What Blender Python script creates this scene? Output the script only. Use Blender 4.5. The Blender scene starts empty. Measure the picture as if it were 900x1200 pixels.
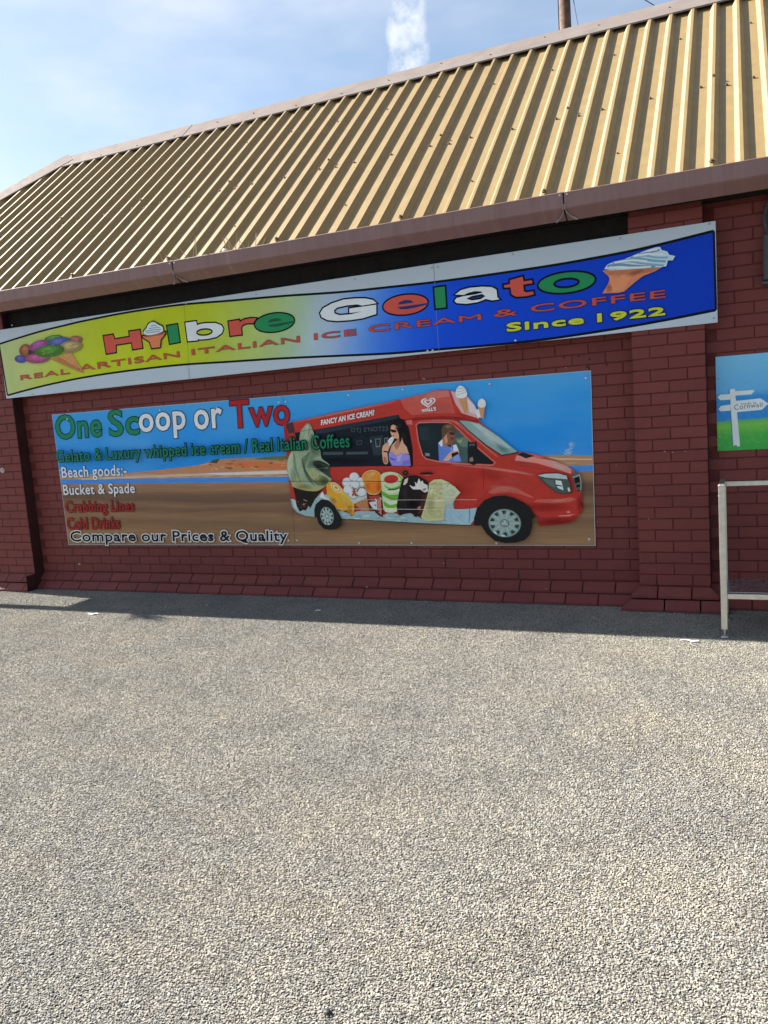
import bpy, bmesh, math, random
import numpy as np
from mathutils import Vector, Matrix
from mathutils.geometry import tessellate_polygon
random.seed(7); RNG = np.random.default_rng(7)

# ------------------------------------------------------------------ camera, sky, sun, exposure
scene = bpy.context.scene
COL = scene.collection
F_PX = 946.97                                    # focal length in pixels of the 900 x 1200 photograph
CAM = Vector((0.9338, -5.6704, 1.4634)); YAW, PIT, ROL = -0.421, -0.1268, -0.0742
fw = Vector((math.sin(YAW)*math.cos(PIT), math.cos(YAW)*math.cos(PIT), math.sin(PIT)))
r0 = Vector((math.cos(YAW), -math.sin(YAW), 0)); u0 = r0.cross(fw)
CR = math.cos(ROL)*r0 + math.sin(ROL)*u0; CU = -math.sin(ROL)*r0 + math.cos(ROL)*u0; CF = fw
cd = bpy.data.cameras.new('camera'); cam = bpy.data.objects.new('camera', cd); COL.objects.link(cam)
cd.sensor_fit = 'HORIZONTAL'; cd.sensor_width = 36; cd.lens = 36*F_PX/900
cd.clip_start = 0.05; cd.clip_end = 3000
cam.matrix_world = Matrix(((CR.x, CU.x, -CF.x, CAM.x), (CR.y, CU.y, -CF.y, CAM.y), (CR.z, CU.z, -CF.z, CAM.z), (0, 0, 0, 1)))
scene.camera = cam

SUN = Vector((-1.30, 0.158, 1.0)).normalized()   # towards the sun: left and just behind the wall
world = bpy.data.worlds.new('World'); scene.world = world; world.use_nodes = True
wt = world.node_tree; wt.nodes.clear()
def wn(t, **k):
    n = wt.nodes.new(t)
    for a, b in k.items(): setattr(n, a, b)
    return n
sky = wn('ShaderNodeTexSky', sky_type='NISHITA', sun_disc=False)
sky.sun_elevation = math.asin(SUN.z); sky.sun_rotation = math.atan2(SUN.x, SUN.y)
sky.air_density = 1.0; sky.dust_density = 1.2; sky.ozone_density = 1.6
tc = wn('ShaderNodeTexCoord')
def wl(a, b): wt.links.new(a, b)
# thin high cloud: a soft veil that breaks up, plus one contrail across the sky
ns = wn('ShaderNodeTexNoise'); ns.inputs['Scale'].default_value = 2.2; ns.inputs['Detail'].default_value = 5; ns.inputs['Roughness'].default_value = .55
mp = wn('ShaderNodeMapping'); mp.inputs['Scale'].default_value = (1.0, 1.0, 2.6); wl(tc.outputs['Generated'], mp.inputs['Vector']); wl(mp.outputs[0], ns.inputs['Vector'])
veil = wn('ShaderNodeMapRange', interpolation_type='SMOOTHSTEP'); veil.inputs['From Min'].default_value = .36; veil.inputs['From Max'].default_value = .72
veil.inputs['To Min'].default_value = .12; veil.inputs['To Max'].default_value = .62; wl(ns.outputs['Fac'], veil.inputs['Value'])
dt = wn('ShaderNodeVectorMath', operation='DOT_PRODUCT'); nv = wn('ShaderNodeVectorMath', operation='NORMALIZE'); wl(tc.outputs['Generated'], nv.inputs[0])
wl(nv.outputs['Vector'], dt.inputs[0]); dt.inputs[1].default_value = (-0.9235, -0.3749, 0.0814)
n2 = wn('ShaderNodeTexNoise'); n2.inputs['Scale'].default_value = 34; n2.inputs['Detail'].default_value = 7; n2.inputs['Roughness'].default_value = .62; wl(tc.outputs['Generated'], n2.inputs['Vector'])
n2b = wn('ShaderNodeTexNoise'); n2b.inputs['Scale'].default_value = 11; n2b.inputs['Detail'].default_value = 3; wl(tc.outputs['Generated'], n2b.inputs['Vector'])
wob = wn('ShaderNodeMath', operation='MULTIPLY_ADD'); wl(n2b.outputs['Fac'], wob.inputs[0]); wob.inputs[1].default_value = .03; wob.inputs[2].default_value = -.015
dts = wn('ShaderNodeMath', operation='ADD'); wl(dt.outputs['Value'], dts.inputs[0]); wl(wob.outputs[0], dts.inputs[1])
ab = wn('ShaderNodeMath', operation='ABSOLUTE'); wl(dts.outputs[0], ab.inputs[0])
ct = wn('ShaderNodeMapRange', interpolation_type='SMOOTHSTEP'); ct.inputs['From Min'].default_value = .027; ct.inputs['From Max'].default_value = .014
ct.inputs['To Min'].default_value = 0; ct.inputs['To Max'].default_value = 1; wl(ab.outputs[0], ct.inputs['Value'])
n2r = wn('ShaderNodeMapRange'); n2r.inputs['From Min'].default_value = .34; n2r.inputs['From Max'].default_value = .62; n2r.inputs['To Min'].default_value = .12; n2r.inputs['To Max'].default_value = .8; wl(n2.outputs['Fac'], n2r.inputs['Value'])
ctm = wn('ShaderNodeMath', operation='MULTIPLY'); wl(ct.outputs[0], ctm.inputs[0]); wl(n2r.outputs[0], ctm.inputs[1])
sd = wn('ShaderNodeVectorMath', operation='DOT_PRODUCT'); wl(nv.outputs['Vector'], sd.inputs[0]); sd.inputs[1].default_value = tuple(SUN)
hz = wn('ShaderNodeMapRange', interpolation_type='SMOOTHSTEP'); hz.inputs['From Min'].default_value = .25; hz.inputs['From Max'].default_value = 1.0; hz.inputs['To Min'].default_value = .55; hz.inputs['To Max'].default_value = 1.6; wl(sd.outputs['Value'], hz.inputs['Value'])
vm = wn('ShaderNodeMath', operation='MULTIPLY', use_clamp=True); wl(veil.outputs[0], vm.inputs[0]); wl(hz.outputs[0], vm.inputs[1])      # the veil is denser towards the sun
mx = wn('ShaderNodeMath', operation='MAXIMUM'); wl(vm.outputs[0], mx.inputs[0]); wl(ctm.outputs[0], mx.inputs[1])
mixc = wn('ShaderNodeMix', data_type='RGBA'); wl(mx.outputs[0], mixc.inputs['Factor']); tint = wn('ShaderNodeMix', data_type='RGBA', blend_type='MULTIPLY'); tint.inputs[0].default_value = 1; wl(sky.outputs[0], tint.inputs[6]); tint.inputs[7].default_value = (.80, .90, .925, 1); wl(tint.outputs[2], mixc.inputs[6])
mixc.inputs[7].default_value = (5.9, 6.1, 6.5, 1)
bg = wn('ShaderNodeBackground'); bg.inputs['Strength'].default_value = .050; wl(mixc.outputs[2], bg.inputs['Color'])
wo = wn('ShaderNodeOutputWorld'); wl(bg.outputs[0], wo.inputs['Surface'])
ld = bpy.data.lights.new('sun', 'SUN'); ld.energy = 5.0; ld.angle = math.radians(.5); ld.color = (1.0, .945, .855)
so = bpy.data.objects.new('sun', ld); COL.objects.link(so); so.rotation_euler = SUN.to_track_quat('Z', 'Y').to_euler(); so.location = (-12, 2, 9)
scene.view_settings.view_transform = 'Standard'; scene.view_settings.look = 'None'
scene.view_settings.exposure = 1.86; scene.view_settings.gamma = 1; scene.view_settings.use_curve_mapping = False
scene.render.resolution_x = 768; scene.render.resolution_y = 1024
scene.render.engine = 'CYCLES'; scene.cycles.transparent_max_bounces = 24

# ------------------------------------------------------------------ helpers
def ray(u, v): return CR*((u-450)/F_PX) + CU*((600-v)/F_PX) + CF
def at_y(u, v, y): d = ray(u, v); return CAM + d*((y-CAM.y)/d.y)
def at_z(u, v, z=0): d = ray(u, v); return CAM + d*((z-CAM.z)/d.z)
def px(P):
    d = Vector(P)-CAM; z = d.dot(CF); return 450+F_PX*d.dot(CR)/z, 600-F_PX*d.dot(CU)/z

def tag(o, label=None, cat=None, group=None, kind=None):
    for k, v in (('label', label), ('category', cat), ('group', group), ('kind', kind)):
        if v: o[k] = v
    return o
def empty(name, loc=(0, 0, 0), parent=None):
    o = bpy.data.objects.new(name, None); COL.objects.link(o); o.location = loc; o.empty_display_size = .1
    if parent: o.parent = parent
    return o
def obj(name, mesh, parent=None, loc=None):
    o = bpy.data.objects.new(name, mesh); COL.objects.link(o)
    if parent: o.parent = parent
    if loc is not None: o.location = loc
    return o
def mesh(name, verts, faces, m=None, smooth=False):
    me = bpy.data.meshes.new(name); me.from_pydata([tuple(v) for v in verts], [], faces); me.update()
    if m: me.materials.append(m)
    if smooth: me.polygons.foreach_set('use_smooth', [True]*len(me.polygons))
    return me
class MB:
    """collects simple shapes, builds ONE mesh"""
    def __init__(s): s.v = []; s.f = []
    def add(s, v, f): o = len(s.v); s.v += [tuple(p) for p in v]; s.f += [tuple(i+o for i in q) for q in f]; return s
    def box(s, a, b):
        x0, y0, z0 = a; x1, y1, z1 = b
        return s.add([(x0,y0,z0),(x1,y0,z0),(x1,y1,z0),(x0,y1,z0),(x0,y0,z1),(x1,y0,z1),(x1,y1,z1),(x0,y1,z1)],
                     [(3,2,1,0),(4,5,6,7),(0,1,5,4),(1,2,6,5),(2,3,7,6),(3,0,4,7)])
    def bev(s, a, b, c):
        """box with chamfered edges"""
        bm = bmesh.new(); bmesh.ops.create_cube(bm, size=1)
        for v in bm.verts: v.co = Vector(((a[0]+b[0])/2+v.co.x*(b[0]-a[0]), (a[1]+b[1])/2+v.co.y*(b[1]-a[1]), (a[2]+b[2])/2+v.co.z*(b[2]-a[2])))
        bmesh.ops.bevel(bm, geom=bm.edges[:], offset=c, segments=1, affect='EDGES'); bm.verts.index_update()
        s.add([v.co[:] for v in bm.verts], [[v.index for v in f.verts] for f in bm.faces]); bm.free(); return s
    def prof(s, pts, x0, x1):
        """closed (y,z) profile extruded along x"""
        n = len(pts); v = [(x0, y, z) for y, z in pts]+[(x1, y, z) for y, z in pts]
        f = [(i, (i+1) % n, n+(i+1) % n, n+i) for i in range(n)]
        tri = tessellate_polygon([[Vector((y, z, 0)) for y, z in pts]])
        f += [tuple(t) for t in tri]+[tuple(n+i for i in reversed(t)) for t in tri]
        return s.add(v, f)
    def tube(s, pts, rad, n=8, cap=True):
        pts = [Vector(p) for p in pts]; rad = rad if isinstance(rad, (list, tuple)) else [rad]*len(pts)
        v = []; f = []
        for i, p in enumerate(pts):
            t = (pts[min(i+1, len(pts)-1)]-pts[max(i-1, 0)]).normalized()
            a = t.orthogonal().normalized() if abs(t.z) < .99 else Vector((1, 0, 0)); a = (a-t*a.dot(t)).normalized(); b = t.cross(a)
            v += [p+float(rad[i])*(math.cos(k*2*math.pi/n)*a+math.sin(k*2*math.pi/n)*b) for k in range(n)]
        for i in range(len(pts)-1):
            f += [(i*n+k, i*n+(k+1) % n, (i+1)*n+(k+1) % n, (i+1)*n+k) for k in range(n)]
        if cap: f += [tuple(range(n-1, -1, -1)), tuple((len(pts)-1)*n+k for k in range(n))]
        return s.add(v, f)
    def build(s, name, m, parent=None, smooth=False, loc=None):
        me = mesh(name, s.v, s.f, m, smooth)
        bm = bmesh.new(); bm.from_mesh(me); bmesh.ops.recalc_face_normals(bm, faces=bm.faces[:]); bm.to_mesh(me); bm.free()
        return obj(name, me, parent, loc)

def lin(c): return tuple(((x/255)/12.92 if x/255 <= .04045 else ((x/255+.055)/1.055)**2.4) for x in c)
class Nodes:
    def __init__(s, name):
        s.m = bpy.data.materials.new(name); s.m.use_nodes = True; s.t = s.m.node_tree; s.b = s.t.nodes['Principled BSDF']
    def n(s, t, ins={}, **k):
        q = s.t.nodes.new(t)
        for a, b in k.items(): setattr(q, a, b)
        for a, b in ins.items():
            if hasattr(b, 'is_output') or isinstance(b, bpy.types.NodeSocket): s.t.links.new(b, q.inputs[a])
            else: q.inputs[a].default_value = b
        return q
    def l(s, a, b): s.t.links.new(a, s.b.inputs[b] if isinstance(b, str) else b)
    def noise(s, vec, scale, detail=4, rough=.55): return s.n('ShaderNodeTexNoise', {'Vector': vec, 'Scale': scale, 'Detail': detail, 'Roughness': rough}).outputs['Fac']
    def ramp(s, fac, stops):
        q = s.n('ShaderNodeValToRGB', {'Fac': fac}); e = q.color_ramp.elements
        while len(e) > 1: e.remove(e[-1])
        e[0].position, e[0].color = stops[0][0], (*stops[0][1], 1)
        for p, c in stops[1:]:
            k = e.new(p); k.color = (*c, 1)
        return q.outputs['Color']
    def mix(s, fac, a, b, mode='MIX'):
        q = s.n('ShaderNodeMix', data_type='RGBA', blend_type=mode)
        for i, x in ((0, fac), (6, a), (7, b)):
            if isinstance(x, bpy.types.NodeSocket): s.t.links.new(x, q.inputs[i])
            else: q.inputs[i].default_value = (*x, 1) if isinstance(x, tuple) and len(x) == 3 else x
        return q.outputs[2]
    def rng(s, v, a, b, c, d): return s.n('ShaderNodeMapRange', {'Value': v, 'From Min': a, 'From Max': b, 'To Min': c, 'To Max': d}).outputs[0]
    def bump(s, h, strength, dist): s.l(s.n('ShaderNodeBump', {'Height': h, 'Strength': strength, 'Distance': dist}).outputs[0], 'Normal')
    def pos(s): return s.n('ShaderNodeNewGeometry').outputs['Position']
def simple(name, col, rough=.5, metal=0, var=.12, scale=9, spec=.5):
    q = Nodes(name); p = q.pos(); f = q.noise(p, scale, 5)
    a = tuple(c*(1-var) for c in col); b = tuple(min(1, c*(1+var)) for c in col)
    q.l(q.ramp(f, [(.3, a), (.7, b)]), 'Base Color'); q.l(q.rng(q.noise(p, scale*3, 3), .3, .7, max(.05, rough-.08), min(1, rough+.1)), 'Roughness')
    q.b.inputs['Metallic'].default_value = metal; q.b.inputs['Specular IOR Level'].default_value = spec
    return q.m

# ------------------------------------------------------------------ materials
def brick_mat():
    q = Nodes('painted_brick'); p = q.pos(); oi = q.n('ShaderNodeObjectInfo').outputs['Random']
    base = q.ramp(q.noise(p, 2.2, 5), [(.3, (.158, .036, .032)), (.52, (.182, .042, .037)), (.75, (.206, .052, .046))])
    base = q.mix(.55, base, q.ramp(oi, [(0, (.160, .036, .033)), (.5, (.182, .042, .037)), (1, (.206, .050, .043))]))
    fine = q.noise(p, 60, 4, .7)
    base = q.mix(q.rng(fine, .62, .8, 0, .22), base, (.21, .075, .065))              # worn paint flecks
    dirt = q.noise(p, 5, 6, .65); base = q.mix(q.rng(dirt, .52, .72, 0, .4), base, (.085, .030, .030))
    chalk = q.n('ShaderNodeMapping', {'Vector': p, 'Scale': (1.0, 1.0, 2.2)}).outputs[0]
    base = q.mix(q.rng(q.noise(chalk, 3.1, 7, .7), .6, .78, 0, .16), base, (.26, .13, .115))   # chalky bloom
    q.l(base, 'Base Color'); q.l(q.rng(fine, .3, .7, .52, .72), 'Roughness'); q.b.inputs['Specular IOR Level'].default_value = .3
    q.bump(q.noise(p, 85, 5, .7), .35, .0025)
    return q.m
M_BRICK = brick_mat()
M_MORTAR = simple('painted_mortar', (.118, .029, .027), .8, 0, .25, 14, .2)
def roof_mat():
    q = Nodes('mustard_roof_coating'); p = q.pos()
    st = q.n('ShaderNodeMapping', {'Vector': p, 'Rotation': (math.radians(-39), 0, 0), 'Scale': (9, .55, 9)}).outputs[0]
    c = q.ramp(q.noise(st, 1.4, 5, .6), [(.28, (.232, .160, .064)), (.55, (.262, .182, .074)), (.8, (.292, .205, .087))])
    c = q.mix(q.rng(q.noise(p, 3.0, 6, .7), .55, .75, 0, .3), c, (.215, .140, .075))
    c = q.mix(q.rng(q.noise(p, 75, 3, .6), .66, .78, 0, .35), c, (.16, .105, .06))
    q.l(c, 'Base Color'); q.l(q.rng(q.noise(p, 12, 4), .3, .7, .50, .62), 'Roughness'); q.b.inputs['Specular IOR Level'].default_value = .42
    q.bump(q.noise(p, 40, 4, .6), .1, .002)
    return q.m
M_ROOF = roof_mat()
M_FLASH = simple('faded_flashing', (.215, .183, .170), .8, 0, .12, 5, .04)
def gutter_mat():
    q = Nodes('brown_gutter_paint'); p = q.pos()
    st = q.n('ShaderNodeMapping', {'Vector': p, 'Scale': (14, 1, .8)}).outputs[0]
    c = q.ramp(q.noise(st, 1.2, 5, .65), [(.3, (.212, .116, .106)), (.6, (.255, .144, .132)), (.8, (.29, .190, .175))])
    c = q.mix(q.rng(q.noise(p, 7, 6, .7), .58, .74, 0, .35), c, (.16, .10, .09))
    q.l(c, 'Base Color'); q.l(q.rng(q.noise(p, 20, 4), .3, .7, .38, .6), 'Roughness'); return q.m
M_GUTTER = gutter_mat()
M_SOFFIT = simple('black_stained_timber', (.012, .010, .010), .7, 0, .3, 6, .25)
M_RUST = simple('rusty_screw', (.14, .085, .045), .7, .2, .35, 40)
M_SCREW = simple('white_screw_cap', (.62, .64, .65), .4, 0, .05, 30)
M_STEEL = simple('brushed_stainless', (.60, .585, .55), .36, .85, .10, 30)
M_STEELD = simple('dull_steel_shelf', (.42, .40, .42), .28, .9, .15, 12)
M_WOOD = simple('weathered_pole_wood', (.135, .082, .058), .85, 0, .35, 7, .2)
M_WIRE = simple('black_cable', (.02, .02, .022), .6, 0, .1, 5)
M_GREY = simple('grey_plastic', (.055, .058, .065), .6, 0, .2, 20)
M_PALE = simple('pale_fitting', (.45, .40, .38), .5, 0, .25, 30)
M_PAPER = simple('white_paper', (.72, .71, .68), .7, 0, .08, 40)
M_GUM = simple('dark_tar', (.018, .017, .016), .6, 0, .2, 60)
M_STRAW = simple('dry_grass', (.50, .40, .26), .8, 0, .25, 30, .2)
M_SEAL = simple('joint_sealant', (.30, .25, .235), .6, 0, .2, 40)
M_INNER = simple('dark_inner_board', (.05, .035, .03), .8, 0, .2, 5)  # plain dark brown for the solid under the roof sheets
M_PANEL = simple('white_composite_panel', (.53, .615, .685), .4, 0, .025, 3, .25)
M_EDGE = simple('panel_edge', (.42, .43, .44), .45, 0, .1, 20)

def ground_mat(base_only=False):
    q = Nodes('ground_binder' if base_only else 'tarmac'); p = q.pos()
    return q, p
def tarmac_mat():
    q = Nodes('tarmac_surface'); p = q.pos()
    vo = q.n('ShaderNodeTexVoronoi', {'Vector': p, 'Scale': 115.0, 'Randomness': 1.0})
    cell = q.n('ShaderNodeSeparateColor', {'Color': vo.outputs['Color']}).outputs[0]
    c = q.ramp(cell, [(0, (.10, .094, .086)), (.5, (.21, .196, .175)), (1, (.33, .31, .28))])
    c = q.mix(q.rng(vo.outputs['Distance'], .3, .62, 0, .85), c, (.045, .043, .042))
    c = q.mix(q.rng(q.noise(p, .7, 5, .6), .35, .7, 0, .35), c, (.13, .122, .112))
    q.l(c, 'Base Color'); q.b.inputs['Roughness'].default_value = .95; q.b.inputs['Specular IOR Level'].default_value = .05
    q.bump(vo.outputs['Distance'], -.8, .006)
    return q.m
def chip_mat():
    q = Nodes('stone_chippings'); p = q.pos()
    at = q.n('ShaderNodeAttribute', attribute_name='Col').outputs['Color']
    big = q.noise(p, .55, 5, .6); mid = q.noise(p, 2.6, 6, .65)
    c = q.mix(1.0, at, q.ramp(big, [(.3, (.90, .90, .91)), (.5, (1.0, .985, .95)), (.7, (1.1, 1.06, .98))]), 'MULTIPLY')
    c = q.mix(1.0, c, q.ramp(mid, [(.3, (.80, .80, .80)), (.5, (1, 1, 1)), (.72, (1.18, 1.15, 1.08))]), 'MULTIPLY')
    st = q.noise(p, 1.3, 7, .7); c = q.mix(q.rng(st, .60, .70, 0, .25), c, (.115, .108, .10))   # worn dark patches
    sandy = q.n('ShaderNodeMapping', {'Vector': p, 'Scale': (.8, 1.6, 1)}).outputs[0]
    c = q.mix(q.rng(q.noise(sandy, 1.1, 6, .65), .50, .68, 0, .4), c, (.335, .285, .215))      # blown sand
    q.l(c, 'Base Color'); q.b.inputs['Roughness'].default_value = .85; q.b.inputs['Specular IOR Level'].default_value = .15
    return q.m
M_TARMAC = tarmac_mat(); M_CHIP = chip_mat()

# ------------------------------------------------------------------ ground
tag(obj('ground', mesh('ground', [(-900, -900, 0), (900, -900, 0), (900, 900, 0), (-900, 900, 0)], [(0, 1, 2, 3)], M_TARMAC)), kind='structure')

# surface dressing: one square tile of loose-looking stone chips, repeated by geometry nodes with quarter turns
def chip_tile(size=.5, pitch=.5/76):
    n = 76; t = (1+5**.5)/2
    ico = np.array([(-1,t,0),(1,t,0),(-1,-t,0),(1,-t,0),(0,-1,t),(0,1,t),(0,-1,-t),(0,1,-t),(t,0,-1),(t,0,1),(-t,0,-1),(-t,0,1)], float); ico /= np.linalg.norm(ico[0])
    fi = np.array([(0,11,5),(0,5,1),(0,1,7),(0,7,10),(0,10,11),(1,5,9),(5,11,4),(11,10,2),(10,7,6),(7,1,8),(3,9,4),(3,4,2),(3,2,6),(3,6,8),(3,8,9),(4,9,5),(2,4,11),(6,2,10),(8,6,7),(9,8,1)])
    gx, gy = np.meshgrid(np.arange(n), np.arange(n)); N = n*n
    c = np.stack([(gx.ravel()+.5)*pitch-size/2, (gy.ravel()+.5)*pitch-size/2], 1)+RNG.uniform(-.45, .45, (N, 2))*pitch
    big = RNG.random(N); r = pitch*np.where(big > .88, RNG.uniform(.72, .92, N), np.where(big < .22, RNG.uniform(.36, .48, N), RNG.uniform(.50, .70, N)))
    sc = np.stack([r*RNG.uniform(.8, 1.25, N), r*RNG.uniform(.65, 1.0, N), r*RNG.uniform(.25, .40, N)], 1)
    q = RNG.normal(size=(N, 4)); q[:, 1:3] *= .45; q /= np.linalg.norm(q, axis=1)[:, None]; w, x, y, z = q.T
    R = np.stack([np.stack([1-2*(y*y+z*z), 2*(x*y-w*z), 2*(x*z+w*y)], -1), np.stack([2*(x*y+w*z), 1-2*(x*x+z*z), 2*(y*z-w*x)], -1), np.stack([2*(x*z-w*y), 2*(y*z+w*x), 1-2*(x*x+y*y)], -1)], 1)
    V = (ico[None]*RNG.uniform(.78, 1.2, (N, 12, 1)))*sc[:, None, :]
    V = np.einsum('nij,nkj->nki', R, V); V[:, :, 0] += c[:, :1]; V[:, :, 1] += c[:, 1:]
    zt = V[:, :, 2].max(1)*RNG.uniform(.45, .7, N); V[:, :, 2] = np.minimum(V[:, :, 2], zt[:, None])   # rolled flat on top
    V[:, :, 2] += RNG.uniform(-.0004, .0007, N)[:, None]
    Fc = (fi[None]+12*np.arange(N)[:, None, None]).reshape(-1, 3)
    me = bpy.data.meshes.new('chippings'); me.from_pydata(V.reshape(-1, 3), [], Fc); me.update(); me.materials.append(M_CHIP)
    g = RNG.random(N); col = np.empty((N, 4)); v = RNG.uniform(.238, .300, N); v[g > .93] = RNG.uniform(.31, .37, (g > .93).sum()); v[g < .05] = RNG.uniform(.11, .16, (g < .05).sum())
    warm = RNG.uniform(.80, .97, N); col[:, 0] = v; col[:, 1] = v*(.94+.06*(warm-.8)/.17); col[:, 2] = v*warm; col[:, 3] = 1
    a = me.color_attributes.new('Col', 'FLOAT_COLOR', 'POINT'); a.data.foreach_set('color', np.repeat(col, 12, axis=0).ravel())
    return me
TX, TY, TS = 22, 11, .5
chips = obj('chippings', chip_tile(TS), None, (-3.0, -2.62, .0015))
tag(chips, 'pale grey stone chippings of the car park surface', 'chippings', None, 'stuff')
ng = bpy.data.node_groups.new('chip_tiling', 'GeometryNodeTree')
ng.interface.new_socket('Geometry', in_out='INPUT', socket_type='NodeSocketGeometry'); ng.interface.new_socket('Geometry', in_out='OUTPUT', socket_type='NodeSocketGeometry')
gi = ng.nodes.new('NodeGroupInput'); go = ng.nodes.new('NodeGroupOutput'); gg = ng.nodes.new('GeometryNodeMeshGrid')
for k, v in (('Size X', (TX-1)*TS), ('Size Y', (TY-1)*TS), ('Vertices X', TX), ('Vertices Y', TY)): gg.inputs[k].default_value = v
ip = ng.nodes.new('GeometryNodeInstanceOnPoints'); rv = ng.nodes.new('FunctionNodeRandomValue'); rv.data_type = 'INT'
[i for i in rv.inputs if i.name == 'Min' and i.type == 'INT'][0].default_value = 0; [i for i in rv.inputs if i.name == 'Max' and i.type == 'INT'][0].default_value = 3
mm = ng.nodes.new('ShaderNodeMath'); mm.operation = 'MULTIPLY'; mm.inputs[1].default_value = math.pi/2
cx = ng.nodes.new('ShaderNodeCombineXYZ'); ng.links.new([o for o in rv.outputs if o.type == 'INT'][0], mm.inputs[0]); ng.links.new(mm.outputs[0], cx.inputs['Z'])
ng.links.new(gg.outputs['Mesh'], ip.inputs['Points']); ng.links.new(gi.outputs[0], ip.inputs['Instance']); ng.links.new(cx.outputs[0], ip.inputs['Rotation']); ng.links.new(ip.outputs[0], go.inputs[0])
chips.modifiers.new('tiling', 'NODES').node_group = ng

# ------------------------------------------------------------------ the building
PD = .114                                        # pillars stand this far out of the wall
Z_SOF = 2.585                                    # soffit height
XL, XR = -7.42, 4.0; XE = -7.70; gxe = -9.05                              # ends of walls, roof, gutter; unseen roof end shaped for the light wedge
building = empty('brick_building', (-2.2, 0, 0))
tag(building, 'dark red painted brick building with mustard corrugated metal roof', 'building')
def bpart(name): return empty(name, (2.2, 0, 0), building)   # world-aligned part
BO = Vector((2.2, 0, 0))
def bmesh_part(mb, name, m, parent=None, smooth=False):
    o = mb.build(name, m, parent or building, smooth)
    if parent is None: o.location = BO
    return o

HIDE = []                                        # rectangles (x0,x1,z0,z1) on the wall that boards cover
HIDE.append((-4.88, 0.0, .41, 1.62)); HIDE.append((-5.30, .81, 1.86, 2.42)); HIDE.append((.80, 2.0, 1.05, 1.62))
Z0, CH = .158, .075
brick_cache = {}
def brick_mesh(L, D):
    k = (round(L/.004), round(D/.004))
    if k not in brick_cache:
        h = .0675; c = .0022; a, b = L/2, h/2
        v = [(-a+c, 0, -b+c), (a-c, 0, -b+c), (a-c, 0, b-c), (-a+c, 0, b-c), (-a, c, -b), (a, c, -b), (a, c, b), (-a, c, b), (-a, D, -b), (a, D, -b), (a, D, b), (-a, D, b)]
        f = [(0, 1, 2, 3)]+[(4+i, 4+(i+1) % 4, (i+1) % 4, i) for i in range(4)]+[(8+i, 8+(i+1) % 4, 4+(i+1) % 4, 4+i) for i in range(4)]
        brick_cache[k] = mesh('brick', v, f, M_BRICK)
    return brick_cache[k]
bricks = []                                      # (parent, centre, length, depth, hidden)
def lay(parent, x0, x1, yf, z1, depth, shift=0.):
    n = int((z1-Z0)/CH)
    for k in range(n):
        z = Z0+CH*k+.0375; off = (0 if k % 2 else -.1125)+shift
        x = x0+off
        while x < x1-.005:
            a, b = max(x, x0), min(x+.225, x1)
            if b-a > .03:
                if x1-b < .02: b2 = x1+.0075
                else: b2 = b
                xa, xb = a, b2-.0075
                hid = any(h[0] < xa and xb < h[1] and h[2] < z-.03 and z+.03 < h[3] for h in HIDE)
                bricks.append((parent, Vector(((xa+xb)/2, yf, z)), xb-xa, depth, hid))
            x += .225
wall = bmesh_part(MB().box((XL, .0042, -.2), (XR, .22, Z_SOF+.03)), 'wall', M_MORTAR)
PX0, PX1 = .2945, .7375; LP1 = -5.237; LP0 = LP1-.443
pillar_r = bmesh_part(MB().box((PX0+.004, -PD+.0042, -.1), (PX1-.004, .01, Z_SOF)), 'pillar', M_MORTAR)
pillar_l = bmesh_part(MB().box((LP0+.004, -PD+.0042, -.1), (LP1-.004, .01, Z_SOF)), 'pillar', M_MORTAR)
lay(wall, LP1+.002, PX0-.002, 0, 2.5, .05, .06); lay(wall, PX1+.002, 3.0, 0, Z_SOF, .05, .06); lay(wall, XL, LP0-.002, 0, Z_SOF, .05, .0)
lay(pillar_r, PX0, PX1, -PD, Z_SOF, PD-.002); lay(pillar_l, LP0, LP1, -PD, Z_SOF, PD-.002)
def score(b):
    u, v = px(b[1])
    if b[4] or not (-25 < u < 925 and -20 < v < 1220): return 0
    return b[2]/(b[1]-CAM).length
order = sorted(range(len(bricks)), key=lambda i: -score(bricks[i])); single = set(i for i in order[:300] if score(bricks[i]) > 0)
rest = MB(); rr = random.Random(3)
for i, (par, c, L, D, hid) in enumerate(bricks):
    c = c+Vector((rr.uniform(-.0012, .0012), rr.uniform(-.0010, .0010), rr.uniform(-.0012, .0012)))
    if i in single:
        o = obj('brick', brick_mesh(L, D), par, c); o.rotation_euler = (rr.uniform(-.006, .006), rr.uniform(-.004, .004), rr.uniform(-.006, .006))
    else:
        me = brick_mesh(L, D); rest.add([v.co+c for v in me.vertices], [tuple(p.vertices) for p in me.polygons])
rest.build('brick_courses', M_BRICK, wall)['kind'] = 'stuff'

# chamfered plinth bricks, two courses, mitred round the pillars
def plinth_brick(parent, run, s0o, s1o, s0i, s1i, z0, out, step=.056, h=.066, lip=.016):
    """run = (origin, direction, outward): outer line at distance `out`, sloping back by `step`"""
    o, d, w = run; g = .0045; v = []
    for so, si in ((s0o+g, s0i+g), (s1o-g, s1i-g)):
        v += [o+d*so+w*out+Vector((0, 0, z0)), o+d*so+w*out+Vector((0, 0, z0+lip)), o+d*si+w*(out-step)+Vector((0, 0, z0+h)), o+d*si+w*(out-step-.04)+Vector((0, 0, z0+h)), o+d*si+w*(out-step-.04)+Vector((0, 0, z0))]
    jit = Vector((rr.uniform(-.001, .001), rr.uniform(-.0015, .0015), rr.uniform(-.001, .001)))
    mb = MB().add([p+jit for p in v], [(0, 1, 2, 3, 4), (9, 8, 7, 6, 5)]+[(i, 5+i, 5+(i+1) % 5, (i+1) % 5) for i in range(5)])
    return mb.build('plinth_brick', M_BRICK, parent)
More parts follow.
